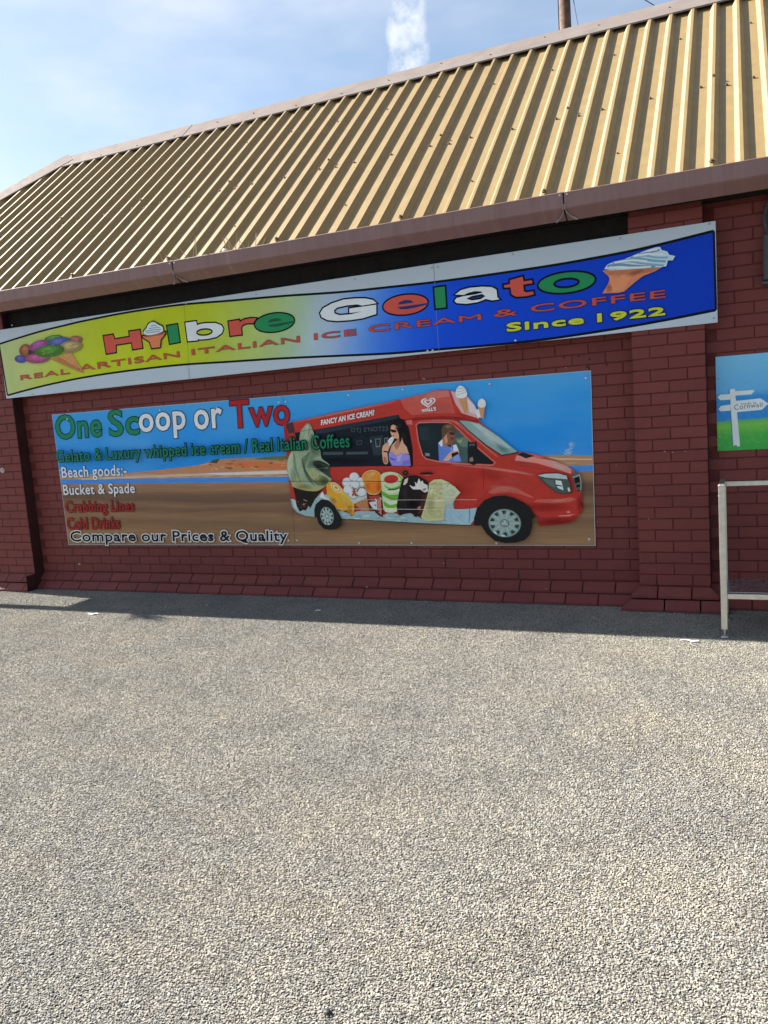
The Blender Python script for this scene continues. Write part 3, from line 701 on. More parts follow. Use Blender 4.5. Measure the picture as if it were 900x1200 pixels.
def e_letter(c, rx, ry, rot, col, oc, dark):
    A.part('letter'); A.stroke(ellp(c, rx, ry, rot), .0115, oc, True); A.poly(ellp(c, rx, ry, rot), col); a = math.radians(rot)
    def q(x, y): return (c[0]+rx*x*math.cos(a)-ry*y*math.sin(a), c[1]+rx*x*math.sin(a)+ry*y*math.cos(a))
    A.poly([q(-.36, -.08), q(-.24, -.38), q(.02, -.5), q(.28, -.38), q(.38, -.1)], dark, 0)
    A.poly([q(-.38, .16), q(.3, .14), q(1.04, .10), q(1.06, .30), q(.72, .34), q(.42, .44), q(.02, .5), q(-.25, .4)], dark, 0)
e_letter((321.8, 378), 23, 10.4, -8, GRN, DK, (26, 84, 62)); e_letter((475.2, 357), 26, 11.2, -7, RED, DB, (34, 50, 110))
letter(k6([(772, 244), (740, 218), (680, 206), (600, 206), (500, 216), (405, 248), (336, 287), (313, 325), (325, 357), (372, 381), (450, 389), (560, 381), (660, 366), (768, 332), (768, 256), (550, 288), (550, 325), (650, 311), (560, 335), (470, 342), (430, 328), (425, 302), (452, 279), (530, 262), (612, 254), (655, 264)]), WHT, DB)
letter([(509, 337.4), (521.2, 335.8), (522.6, 360), (510.8, 361.4)], GRN, DB, w=.013)
letter(k7([(500, 211), (540, 181), (600, 164), (690, 156), (758, 159), (791, 177), (797, 230), (812, 244), (760, 252), (716, 242), (660, 264), (580, 276), (512, 271), (496, 257), (508, 237), (560, 222), (640, 211), (694, 197), (682, 189), (640, 187), (595, 198), (562, 214)]), WHT, DB, [k7([(590, 240), (620, 227), (688, 214), (702, 222), (678, 238), (620, 246)])], hole_fill=(40, 56, 110))
letter(k8([(68, 220), (113, 212), (115, 182), (208, 156), (216, 192), (278, 183), (283, 204), (214, 216), (217, 266), (236, 274), (288, 267), (293, 288), (240, 302), (160, 307), (126, 289), (118, 236), (70, 238)]), RED, DB, w=.013)
letter(ellp((664.1, 331), 33, 11.4, -7), GRN, DB, [ellp((664, 331.6), 14.4, 4.9, -6)], w=.013)
hp = [(121.5, 394), (132.5, 392.2), (134.5, 397.8), (152.5, 394.8), (151.5, 388.6), (164, 386.8), (167, 407.5), (155.8, 409.4), (154.6, 401), (135.6, 404), (136, 412.6), (125, 414.4)]
A.part('letter'); A.stroke(hp, .0115, DK, True); A.poly(hp, RED)
CR_ = (176, 78, 64); CO = (60, 40, 20)
def caps(word, quad):
    A.part('lettering'); A.text(word, quad, CR_, .0012, .0026, CO)
caps('REAL', [(24, 440.3), (81.5, 432), (82, 437.8), (24.6, 445.4)]); caps('ARTISAN', [(92, 428.2), (210, 412), (210.8, 418.2), (93, 435.2)])
caps('ITALIAN', [(224.8, 409.8), (351, 394), (351.4, 400.6), (225.3, 415.6)]); CO = (30, 30, 70)
caps('ICE', [(368.3, 391.4), (417.5, 385.8), (417.8, 392.6), (368.8, 398)]); caps('CREAM', [(432, 382), (563.5, 368), (564.3, 374.6), (432.5, 389.8)])
caps('&', [(579, 364), (606.5, 361.4), (607, 369), (579.4, 372)]); caps('COFFEE', [(622, 357.8), (779.5, 339.8), (780, 348.6), (622.5, 366.4)])
A.part('lettering', label='bold yellow lettering in the lower right of the sign')
A.text('Since', [(594.5, 379.2), (683.5, 369.9), (683.8, 378.9), (594.8, 388.4)], (182, 198, 58), .004, .0045, (10, 18, 40))
A.part('lettering', label='bold yellow year in the lower right of the sign')
A.text('1922', [(700.5, 368.1), (778.5, 360), (779, 368.8), (700.8, 377.1)], (182, 198, 58), .004, .0045, (10, 18, 40))
# cone standing for the letter i
A.part('cone_picture', label='small whipped ice cream cone used as a letter')
c4 = lambda l: [(110+a/8.18, 365+b/8.18) for a, b in l]
top = c4([(485, 190), (510, 160), (530, 120), (575, 100), (620, 125), (660, 145), (668, 175), (660, 195), (560, 225), (490, 220)])
bod = c4([(472, 238), (690, 198), (690, 212), (645, 270), (638, 342), (560, 352), (540, 290), (480, 252)])
A.stroke(top, .011, DK, True); A.stroke(bod, .011, DK, True); A.poly(bod, (200, 122, 84)); A.poly(c4([(478, 240), (690, 200), (680, 222), (490, 250)]), (150, 88, 62)); A.poly(top, (196, 214, 226), 3)
for l in ([(500, 190), (575, 178), (650, 172)], [(505, 205), (580, 198), (640, 188)], [(535, 165), (580, 158), (635, 156)], [(550, 140), (580, 135), (610, 138)]): A.stroke(c4(l), .0035, (110, 140, 165), False, 3)
# gelato scoops
A.part('gelato_picture', m=M_PHOTO, label='colourful gelato scoops fanned out on a wafer cone')
c1 = lambda l: [(a/8.571, 360+b/8.571) for a, b in l]
A.poly(c1([(505, 520), (720, 455), (850, 660), (800, 650), (700, 600)]), (196, 148, 92)); A.poly(c1([(505, 520), (600, 495), (850, 660), (800, 650)]), (168, 120, 74))
for k in range(5): A.stroke(c1([(560+k*35, 505-k*11), (850-k*4, 655)]), .002, (145, 100, 60))
def scoop(c, rx, ry, rot, colr, seed):
    c = (c[0]/8.571, 360+c[1]/8.571); rx /= 8.571; ry /= 8.571; rg = random.Random(seed)
    colr = tuple(x*.9 for x in colr); A.ell(c, rx, ry, tuple(x*.72 for x in colr), rot)
    A.air((c[0]-rx*.05, c[1]-ry*.12), rx*.98, ry*.98, colr, .95, rot); A.air((c[0]-rx*.15, c[1]-ry*.35), rx*.7, ry*.55, tuple(min(255, x*1.12+8) for x in colr), .7, rot)
    for k in range(9):
        t, q = rg.uniform(0, 6.28), rg.uniform(.2, .8); A.ell((c[0]+rx*q*math.cos(t)*.9, c[1]+ry*q*math.sin(t)*.8+rx*q*math.cos(t)*math.tan(math.radians(rot))*.8), rx*.10, ry*.07, tuple(x*rg.choice((.75, 1.15)) for x in colr), rot, 8)
for sc_ in (((545, 315), 95, 34, -8, (105, 165, 95)), ((765, 325), 70, 36, -3, (205, 130, 120)), ((265, 440), 66, 68, -15, (186, 118, 92)), ((350, 450), 60, 48, -10, (92, 74, 66)), ((215, 522), 62, 38, 5, (105, 110, 200)), ((400, 385), 105, 50, -18, (190, 105, 180)), ((600, 355), 120, 50, -12, (105, 125, 210)), ((715, 400), 120, 62, -10, (205, 190, 130)), ((385, 515), 125, 50, -3, (205, 110, 165)), ((510, 440), 150, 62, -8, (100, 165, 70))): scoop(*sc_, seed=int(sc_[0][0]))
# soft serve at the blue end
A.part('soft_serve_picture', m=M_PHOTO, label='white soft serve ice cream in a wafer cone')
c3 = lambda l: [(690+a/8.18, 270+b/8.18) for a, b in l]
A.poly(c3([(133, 388), (200, 380), (450, 372), (705, 352), (640, 392), (520, 440), (430, 510), (340, 588), (290, 600), (133, 605), (160, 560), (190, 510), (202, 470), (190, 440), (150, 405)]), (196, 128, 92))
A.poly(c3([(150, 395), (690, 355), (600, 402), (440, 420), (200, 430)]), (172, 112, 82)); A.poly(c3([(200, 440), (420, 428), (330, 580), (230, 595)]), (206, 138, 98))
A.poly(c3([(150, 372), (180, 330), (250, 300), (330, 285), (400, 255), (470, 225), (560, 190), (640, 165), (685, 160), (700, 190), (755, 205), (770, 235), (830, 248), (805, 290), (760, 290), (745, 345), (690, 355), (500, 368), (230, 384)]), (176, 206, 222))
for l, cc, w in (([(180, 345), (300, 330), (450, 345), (640, 352)], (95, 145, 170), .008), ([(230, 320), (380, 300), (520, 320), (720, 338)], (120, 165, 190), .006), ([(330, 292), (480, 272), (600, 290), (740, 300)], (110, 155, 185), .007), ([(400, 262), (540, 245), (640, 262), (760, 262)], (120, 165, 190), .006), ([(480, 232), (600, 212), (680, 190)], (105, 150, 180), .006), ([(250, 312), (420, 288), (560, 300)], (215, 235, 242), .006), ([(430, 250), (580, 228), (720, 235)], (215, 235, 242), .006), ([(560, 200), (660, 182)], (220, 238, 244), .006), ([(200, 355), (420, 358), (600, 350)], (205, 228, 238), .005)): A.stroke(c3(l), w, cc, False, 4)
for a_ in (((722, 322), 8, 7, (214, 150, 112), .5, 0), ((714, 338), 5, 6, (150, 92, 64), .5, 0), ((745, 320), 14, 4, (150, 94, 68), .5, -20)): A.air(*a_)
A.end()
for (u, v) in ((14, 381), (84, 376), (300, 344.5), (416, 327), (506, 314), (513, 313), (601, 298), (727, 279.5), (831.5, 262.5), (836.5, 372.8), (604, 399), (501, 411), (507, 410.6), (218, 355.5), (38, 462)):
    q = A.plane((u, v)); cap(sign, SX0+q[0]-sign.location.x, YS-sign.location.y, SZ0+q[1]-sign.location.z, .0075, M_SCREW if (u, v) in ((604, 399), (501, 411), (507, 410.6)) else M_EDGE)

# ---- the long poster board with the van
E_BAN = (.49, .525, .55)
BX0, BW, BZ0, BH = -4.886, 4.886, .4063, 1.22
banner = empty('poster_board', (BX0+BW/2, 0, BZ0))
tag(banner, 'wide poster board with a red ice cream van on a beach', 'poster')
YB = -.006
HB = plane_map(YB, BX0, BZ0)
BC = [(-4.882, 1.636), (.008, 1.618), (-.005, .408), (-4.879, .410)]
B = Art(HB, (BX0, BZ0), YB-.0003, banner, E_BAN)
sm = B.plane((339, 560))[0]
def beach_mat():
    q = Nodes('printed_beach'); p = q.pos(); s = q.n('ShaderNodeSeparateXYZ', {'Vector': p}); z = s.outputs['Z']; x = s.outputs['X']
    D = lambda c: B.col(c)
    tilt = q.n('ShaderNodeMapRange', {'Value': x, 'From Min': -2.45, 'From Max': -4.85, 'To Min': 0.0, 'To Max': .056}).outputs[0]     # the printed horizon is not level
    zt = q.n('ShaderNodeMath', {0: z, 1: tilt}, operation='SUBTRACT').outputs[0]
    zz = q.n('ShaderNodeMath', {0: zt, 1: BZ0}, operation='SUBTRACT').outputs[0]
    f = q.rng(zz, 0, BH, 0, 1)
    sky_ = q.ramp(f, [(.50, D((30, 132, 214))), (.62, D((32, 134, 216))), (.82, D((42, 140, 218))), (1, D((62, 152, 222)))])
    cl = q.n('ShaderNodeMapping', {'Vector': p, 'Scale': (.5, 1, 1.6)}).outputs[0]
    sky_ = q.mix(q.rng(q.noise(cl, 2.2, 4, .5), .45, .75, 0, .32), sky_, D((110, 175, 225)))
    st = q.n('ShaderNodeMapping', {'Vector': p, 'Scale': (.5, 1, 7)}).outputs[0]; st2 = q.n('ShaderNodeMapping', {'Vector': p, 'Scale': (1.6, 1, 34)}).outputs[0]
    zw = q.n('ShaderNodeMath', {0: zz, 1: q.rng(q.noise(st, 1.1, 4, .55), .25, .75, -.06, .06)}, operation='ADD').outputs[0]
    sand = q.ramp(q.rng(zw, 0, .55, 0, 1), [(0, D((140, 110, 80))), (.10, D((152, 120, 88))), (.22, D((140, 110, 80))), (.33, D((122, 96, 74))), (.42, D((142, 112, 84))), (.50, D((112, 88, 70))), (.60, D((132, 104, 80))), (.70, D((98, 78, 66))), (.80, D((110, 88, 72))), (.88, D((150, 116, 88))), (.96, D((160, 124, 96)))])
    sand = q.mix(q.rng(q.noise(st2, 1.5, 5, .6), .44, .66, .30, 0), sand, D((104, 80, 60)))
    st3 = q.n('ShaderNodeMapping', {'Vector': p, 'Scale': (2.2, 1, 26)}).outputs[0]
    sea = q.mix(q.rng(q.noise(st3, 2, 4), .4, .7, 0, .4), D((58, 128, 208)), D((92, 150, 215)))
    land = q.mix(q.rng(q.noise(st3, 3, 5, .6), .4, .65, 0, 1), D((158, 120, 90)), D((188, 160, 130)))
    c = q.mix(q.rng(zz, .523, .529, 0, 1), sand, sea); c = q.mix(q.rng(zz, .566, .572, 0, 1), c, land); c = q.mix(q.rng(zz, .604, .618, 0, 1), c, sky_)
    q.l(c, 'Base Color'); q.b.inputs['Roughness'].default_value = .34; q.b.inputs['Specular IOR Level'].default_value = .14; return q.m
M_BEACH = beach_mat()
for a, b in ((0, sm/BW-.0002), (sm/BW+.0002, 1)):
    off(panel4('poster_sheet', banner, BC, a, b, .0005, YB, M_BEACH), banner)
B.part('edge_line'); B.stroke([(61, 486.2), (692.2, 434.4), (697.6, 639.2), (80.5, 638.3)], .0022, (150, 164, 176), True)
B.part('seam_line'); B.stroke([(332, 465), (336, 520), (340, 600), (342.5, 639)], .0011, (120, 110, 100))
# cliffs on the horizon
B.part('cliff_picture', m=M_PHOTO)
B.poly([(130, 556), (170, 552.5), (215, 547.5), (240, 544), (245, 541), (258, 538.5), (275, 537), (300, 536.5), (320, 536), (342, 534.5), (342, 551), (300, 552.5), (250, 553.5), (190, 555.5)], (176, 126, 92))
B.poly([(245, 542), (250, 539), (258, 537.4), (254, 543)], (70, 72, 52)); B.poly([(296, 538), (310, 535.4), (342, 533.8), (342, 538), (318, 539)], (92, 112, 66)); B.poly([(262, 545), (290, 541), (330, 542), (342, 545), (342, 549), (300, 549.5)], (190, 112, 70))
rg = random.Random(5)
for k in range(26):
    x = rg.uniform(235, 338); y = rg.uniform(539.5, 550)-(x-285)*.01; B.ell((x, y), rg.uniform(1.5, 5), rg.uniform(.4, 1.0), rg.choice([(150, 88, 58), (205, 140, 96), (120, 92, 66), (196, 150, 112), (105, 100, 66)]), -4, 8)
B.poly([(95, 560.5), (180, 556.8), (250, 554), (342, 550.5), (342, 555), (250, 557), (180, 559.5), (95, 562.5)], (186, 170, 152)); B.poly([(240, 554.6), (342, 551.5), (342, 555.2), (262, 556.8)], (206, 198, 186))
B.part('cliff_picture', m=M_PHOTO); B.poly([(626, 533.5), (640, 533.2), (690, 533.5), (694.8, 534), (694.9, 543), (660, 541.5)], (170, 128, 98)); B.poly([(640, 535.5), (660, 537), (694, 537.5), (694, 539), (655, 539)], (198, 172, 140))
B.part('cloud_picture', m=M_PHOTO)
for (u, v, r) in ((666, 530, 6.5), (670, 521, 5), (664, 531, 3)): B.air((u, v), r, r*.9, (150, 200, 238), .55)
for k in range(34): B.ell((666+rg.gauss(0, 2.8), 530+rg.gauss(0, 2.2)), rg.uniform(.2, .5), rg.uniform(.2, .5), (214, 232, 246), 0, 6)
B.part('cloud_picture', m=M_PHOTO)
for k in range(14): B.ell((670+rg.gauss(0, 2.2), 521+rg.gauss(0, 1.8)), rg.uniform(.2, .45), rg.uniform(.2, .45), (200, 224, 244), 0, 6)
# lettering lines
B.part('lettering', label='first green word of the headline')
G1, W1, R1 = (28, 122, 88), (214, 224, 232), (156, 36, 46); KO = (4, 12, 24)
B.text('One', [(65, 487.8), (117.5, 483.2), (119.2, 511), (67.2, 514.6)], G1, .006, .0065, KO); B.part('lettering'); B.text('Sc', [(127, 481.6), (161.5, 479), (163, 508.2), (129.4, 511)], G1, .006, .0065, KO)
B.part('lettering'); B.text('oop', [(163, 486), (216.5, 481.6), (218.4, 511.6), (165, 516)], W1, .006, .0065, KO); B.part('lettering'); B.text('or', [(227.4, 481.4), (259.4, 478.6), (260.6, 500.6), (229.2, 503.4)], W1, .006, .0065, KO)
B.part('lettering'); B.text('Two', [(270, 470.6), (338, 465), (339.4, 496.6), (272, 501.4)], R1, .006, .0065, KO)
W2, R2 = (206, 214, 220), (150, 42, 42)
B.part('lettering', label='white list heading'); B.text('Beach goods:-', [(72.4, 547.4), (148.5, 544.4), (149.4, 561), (74, 563.8)], W2, .0018, .003, (60, 90, 120))
B.part('lettering', label='white list line'); B.text('Bucket & Spade', [(74.4, 568), (158, 566), (159, 581), (76, 583.8)], W2, .0018, .003, (60, 80, 100))
B.part('lettering', label='upper dark red list line'); B.text('Crabbing Lines', [(77.2, 587.4), (157.2, 586), (158, 602.4), (78.8, 604.4)], R2, .0018, .0045, (78, 24, 22))
B.part('lettering', label='lower dark red list line'); B.text('Cold Drinks', [(79.2, 607), (140.6, 605.6), (141.5, 619.2), (80.8, 620.4)], R2, .0018, .0045, (78, 24, 22))
B.part('lettering', label='black lettering with white halo along the bottom'); B.text('Compare our Prices & Quality', [(83.6, 622.2), (337, 621.6), (337.5, 637.2), (84.8, 638)], (16, 19, 23), .0022, .0095, (196, 202, 204))

# the van
RB, RL, RD = (172, 53, 45), (190, 94, 86), (132, 36, 34)
B.part('van_picture', m=M_PHOTO, label='red ice cream van seen from its side'); 
B.poly([(333, 497), (344, 494), (370, 488.5), (400, 481.7), (440, 474), (466.7, 468.5), (500, 461), (512, 457), (526.7, 457), (534, 459.5), (545, 468), (555, 480), (562, 492), (566, 497), (585, 511), (606, 528.8), (625, 531.5), (640.6, 536), (658, 542.5), (671, 549), (676, 553), (679.5, 560), (681.5, 570), (682, 580), (683, 597), (677.5, 605.5), (666.6, 612.8), (650, 614.6), (632.8, 616.3), (629, 603), (600, 588), (570, 592), (556, 615.4), (500, 612.8), (425, 608.5), (403, 607.5), (371, 605.5), (360, 604), (350, 600), (344.5, 594), (342, 583), (339.5, 560)], RB)
B.poly([(470, 467.8), (500, 461), (512, 457.4), (526.7, 457.6), (530, 470), (534, 484), (510, 484), (484, 486.5), (474, 478)], (184, 84, 76)); B.poly([(500, 462), (512, 458), (526, 458), (528, 464), (505, 468)], (194, 112, 104))
B.poly([(470, 492), (486, 489.5), (520, 487.5), (545, 489), (562, 493.5), (560, 495.5), (530, 491.5), (500, 491.5), (472, 495)], RD); B.poly([(476, 493), (483.5, 491.8), (484, 497.5), (478, 497.2)], (196, 104, 98))
B.poly([(529, 458.3), (534.4, 459.2), (549, 465), (556.7, 474), (561, 482.8), (562.5, 491), (552, 487.5), (542, 484), (534.4, 472.8)], (196, 160, 160)); B.poly([(548, 466), (556, 474.5), (560.5, 484), (558.5, 486), (551, 482.5)], (206, 196, 198)); B.poly([(535, 484.4), (546, 485.4), (560, 489.8), (562.5, 493.5), (548, 490.6)], (156, 44, 40))
B.poly([(335.3, 497), (344.7, 494.4), (347, 506.7), (339.4, 507.8)], (66, 46, 58)); B.poly([(333.5, 497.4), (336, 497), (341, 520), (339.5, 534), (336.5, 520)], (150, 42, 44))
B.poly([(556, 543.8), (580, 547.5), (600, 551), (624, 556), (600, 553.6), (572, 549.2), (530, 544.8), (530, 543)], RL); B.stroke([(480, 546), (530, 544.2), (566, 546)], .0016, RD)
B.stroke([(566.7, 544.5), (567.2, 560), (567.2, 574)], .0016, (110, 22, 22)); B.stroke([(486, 492), (487, 520), (489, 545)], .0016, (170, 40, 36))
B.poly([(573, 575), (585, 570.4), (597, 569.6), (607, 572.6), (617, 577.4), (626.8, 582.8), (620, 582.2), (608, 578), (594, 576.4), (577.5, 578.4)], (186, 88, 80), 2); B.stroke([(556, 596), (562, 586), (571, 577), (583, 570), (595, 568.6), (607, 571.6), (620, 578), (628, 583.5)], .002, (160, 36, 33), False, 3)
B.poly([(606, 533.5), (628, 536), (650, 540), (664, 545), (670, 550), (669.5, 555), (655, 550), (630, 542.6), (604, 539.5)], (214, 132, 124)); B.poly([(608, 529.7), (625, 531.8), (640.6, 536.4), (628, 536), (606, 533.8)], (204, 96, 88)); B.poly([(606, 532), (613, 529.8), (627, 534), (617, 537)], (24, 34, 40))
B.poly([(625, 588), (630, 585), (660, 584), (670, 582), (676, 585), (668, 588), (650, 589.5)], (188, 88, 80)); B.poly([(654, 603.8), (666, 602.8), (675, 601.4), (668, 604.6), (656, 604.8)], (214, 128, 118)); B.poly([(664, 599), (668, 598.2), (669, 600.4), (665.5, 601)], (214, 128, 118))
B.poly([(680, 586), (683.2, 589), (684, 597), (681.5, 593)], (120, 28, 28)); B.poly([(632.8, 616), (629, 603), (634, 606), (668, 606), (678, 603.5), (666.6, 612.6)], (150, 42, 38))
for a_ in (((430, 485), 60, 7, (190, 82, 72), .35, -11), ((505, 464), 26, 6, (230, 140, 128), .5, -10), ((520, 478), 16, 9, (190, 100, 92), .5, -5), ((600, 562), 40, 8, (190, 84, 74), .35, 14), ((640, 594), 34, 7, (140, 26, 26), .45, 0), ((525, 575), 40, 12, (150, 30, 28), .35, 0), ((470, 552), 60, 5, (186, 74, 66), .35, 0), ((655, 546), 22, 5, (240, 186, 178), .6, 22), ((592, 572), 24, 4.5, (230, 130, 118), .5, 4), ((652, 611), 28, 5, (120, 22, 22), .5, -3), ((655, 586.5), 22, 2.2, (232, 140, 126), .6, -4), ((575, 556), 22, 9, (160, 34, 32), .3, 8), ((545, 560), 18, 16, (172, 60, 52), .3, 0), ((680, 590), 5, 14, (130, 26, 26), .5, 0), ((620, 545), 26, 5, (176, 78, 70), .4, 12)): B.air(a_[0], a_[1], a_[2], a_[3], a_[4], a_[5])
B.airline([(345, 495), (400, 483.5), (466, 470)], 1.5, (236, 150, 140), .6); B.airline([(490, 494), (530, 493), (550, 505), (580, 534)], 1.3, (236, 150, 140), .6); B.airline([(568, 548), (600, 551.5), (626, 556.5)], 1.8, (236, 140, 128), .6)
# windows
B.part('van_window_picture', m=M_PHOTO, label='dark serving window of the printed van')
B.poly([(346.4, 507), (370, 503.5), (410, 496.4), (440, 491), (467.8, 485.8), (470, 490.5), (480, 500), (484.6, 526), (484.8, 545.8), (430, 546.2), (387, 547.2), (372, 545), (352, 525)], (18, 26, 36))
B.poly([(370, 504), (440, 491.4), (467, 486.4), (467, 490), (440, 496), (372, 509)], (34, 48, 60)); B.poly([(380, 529.5), (403, 529.2), (403, 532.6), (380, 533)], (62, 76, 84)); B.poly([(407, 529.4), (432, 529), (432, 532), (407, 532.6)], (62, 76, 84)); B.poly([(434, 512), (450, 509.5), (449, 533), (439, 533.4)], (40, 52, 58))
B.text("DTJ 2'NOT23", [(413, 501.5), (455.5, 499), (455.5, 506.6), (413, 507.4)], (62, 76, 86), .001)
for q in ([(441, 514.5), (447, 514), (446, 523), (442, 523.4)], [(451.5, 513.6), (455, 513), (454.5, 519), (452, 519.4)]): B.stroke(q, .0028, (128, 138, 144), True)
B.poly([(435, 515), (437, 517), (435.4, 519)], (190, 196, 200)); B.stroke([(419, 516.5), (425, 516.2), (425, 520.5), (419.5, 520.7)], .002, (70, 84, 92), True)
B.part('van_window_picture', m=M_PHOTO, label='cab window and windscreen of the printed van')
win = [(489.4, 498.3), (492, 496), (508, 495.4), (526.7, 495.6), (535.5, 501.7), (551, 517), (566, 530), (580, 541.8), (578, 544), (549, 542.8), (515.5, 540), (501, 537), (496.7, 532.8), (492, 517)]
B.stroke(win, .010, (196, 104, 96), True); B.poly(win, (26, 38, 44)); B.poly([(526.5, 495.9), (535.4, 502), (551, 517.2), (549.4, 542.4), (530, 541)], (64, 88, 92)); B.poly([(551, 518), (579, 542), (577, 543.6), (560, 543)], (20, 28, 34)); B.poly([(534, 514), (546, 511.5), (549, 516), (548.5, 524), (541, 523)], (92, 124, 108)); B.poly([(536, 517), (543, 514.5), (541, 519)], (168, 150, 100)); B.poly([(499, 530.5), (504.5, 531), (504.4, 534.4), (499.6, 533.8)], (120, 132, 134)); B.poly([(492, 500), (503, 500), (504, 516), (494, 515)], (36, 52, 58))
B.poly([(537.8, 492.8), (549, 493.2), (562, 496), (585, 511), (608, 529.7), (588.6, 533.2), (570, 521), (552, 506)], (128, 160, 160)); B.poly([(552, 495), (562, 497), (584, 511.5), (600, 525), (590, 524), (566, 506)], (158, 184, 182)); B.stroke([(537.8, 492.8), (552, 506), (570, 521), (588.6, 533.2)], .0035, (36, 34, 36)); B.stroke([(588, 533.4), (600, 531.5), (609, 529.4)], .004, (26, 30, 32)); B.stroke([(534, 494.5), (548, 506), (566, 520.5), (584, 535)], .004, (196, 98, 90))
B.poly([(549.4, 519.5), (551, 518), (557.5, 517.8), (559.4, 519), (561.8, 542), (549.6, 542.2)], (22, 28, 34), 2); B.poly([(550.5, 520), (557, 519.4), (557.6, 522), (550.4, 522.6)], (70, 78, 84)); B.poly([(551, 537), (554.5, 535), (556, 540), (551.6, 541)], (140, 120, 100))
for a_ in (((440, 515), 36, 9, (44, 60, 70), .25, -4), ((400, 540), 40, 5, (12, 18, 26), .6, 0), ((505, 512), 12, 12, (50, 70, 76), .4, 0), ((540, 530), 10, 10, (90, 116, 112), .4, 0), ((575, 512), 18, 7, (196, 214, 212), .6, 34), ((590, 526), 12, 5, (90, 120, 122), .5, 36)): B.air(*a_)
# people printed in the windows
B.part('person_picture', m=M_PHOTO, label='dark haired person in a lilac top eating an ice cream')
B.poly([(457.8, 500), (462, 493.3), (469, 490), (475.5, 493.3), (477.8, 502), (482, 513), (484, 526.7), (484.4, 545.5), (480, 545.5), (480, 531), (476.7, 522), (473, 531), (469.4, 529), (468, 520), (458, 520), (457, 508)], (16, 14, 18), 3)
SK, SKD = (206, 158, 130), (160, 112, 90)
B.poly([(450, 522), (455.5, 519), (457.8, 524), (455, 531), (456, 542), (451, 543), (449, 531)], SK, 2); B.poly([(450, 535), (453, 535), (455.6, 542), (451.4, 542.6)], SKD); B.poly([(460, 522), (466.7, 515), (472, 512.6), (474, 519), (477.8, 524.4), (480.6, 532), (472, 531), (465.5, 534.4), (457.8, 529.4)], SK); B.poly([(466, 516), (471.5, 513), (470, 521), (466, 527), (463, 522)], SKD)
B.poly([(459.6, 499), (458.6, 504), (459.2, 508), (461, 511.4), (466.7, 514.4), (470.6, 511), (471, 505), (467, 500), (462.5, 497.6)], SK, 2); B.poly([(458.6, 502.6), (465.4, 504.2), (465.6, 506.6), (461.4, 506.6), (459, 505.4)], (20, 16, 18)); B.poly([(461, 510), (463.5, 509.6), (463, 511)], (150, 70, 66)); B.poly([(465, 500), (471, 502), (472, 515), (469.6, 520), (468.4, 509)], (18, 15, 18))
B.poly([(475, 520), (478, 524), (479.6, 531), (476, 529)], (214, 168, 140))
B.poly([(456.7, 531), (460, 528.4), (465.5, 534), (472, 530.6), (481, 533), (482.4, 545.5), (460.5, 545.5), (457, 538)], (140, 134, 214)); B.poly([(457.6, 535), (465, 538), (464, 540), (458, 538)], (98, 94, 180)); B.poly([(466, 535), (472, 532), (470, 540), (467, 541)], (168, 164, 230)); B.poly([(474, 540), (481, 538), (482, 545), (472, 545)], (118, 112, 196))
B.poly([(455.5, 516.7), (460, 511.7), (463.2, 513), (460.5, 519), (457.4, 523)], (226, 222, 206), 2); B.poly([(452.6, 521), (457, 518.6), (458, 521), (454, 524)], SK); B.stroke([(450.6, 528.6), (455.4, 529.4)], .005, (30, 24, 24))
B.part('person_picture', m=M_PHOTO, label='brown haired person in a blue shirt at the cab window')
B.poly([(514.4, 519), (519, 514.6), (524.4, 521.7), (532, 521), (537.8, 527.2), (541.7, 540.8), (528, 541), (515.6, 540)], (88, 122, 200)); B.poly([(528, 524), (537, 527.5), (541, 540), (533, 540)], (118, 146, 206)); B.poly([(515, 519), (519.4, 514.4), (523, 519), (518, 523.4)], (208, 218, 230))
B.poly([(519, 510), (527, 512), (530, 524), (520, 522)], (150, 106, 84)); B.poly([(520, 503), (524, 499), (531, 499), (534, 503), (534.6, 510), (533.4, 517), (529.5, 523), (524.6, 520), (522, 512)], (122, 82, 66)); B.poly([(520, 508), (524, 506), (526, 518), (523, 519.5)], (184, 136, 104)); B.poly([(527.5, 506), (534.4, 507), (533, 509.4), (528, 509)], (54, 36, 32)); B.poly([(529, 512.5), (533, 512), (532, 515.5), (529, 516)], (96, 58, 48))
B.poly([(518.6, 507), (519, 501), (522, 497.6), (527, 496.4), (532, 498), (535, 502.6), (534.4, 507), (529, 505), (525.6, 506), (522, 511.6), (519.6, 513)], (88, 66, 50), 2); B.poly([(522, 499), (528, 497.6), (531, 500), (525, 502)], (126, 98, 72)); B.poly([(524, 521.5), (530, 521), (529, 524)], (30, 32, 40))
B.poly([(520, 539.5), (528, 530), (533, 527.4), (538, 527), (539.4, 530), (533, 534), (526, 539.8)], (208, 160, 128)); B.poly([(530, 531), (537.6, 529), (538.6, 531.4), (530.6, 536)], (34, 26, 26)); B.poly([(532, 521.5), (535.6, 520.4), (538.6, 527.6), (532.6, 528.4)], (222, 228, 228))
B.air((468, 499), 5, 8, (50, 46, 54), .5, 20); B.air((475, 512), 3, 12, (48, 44, 52), .5, -10)
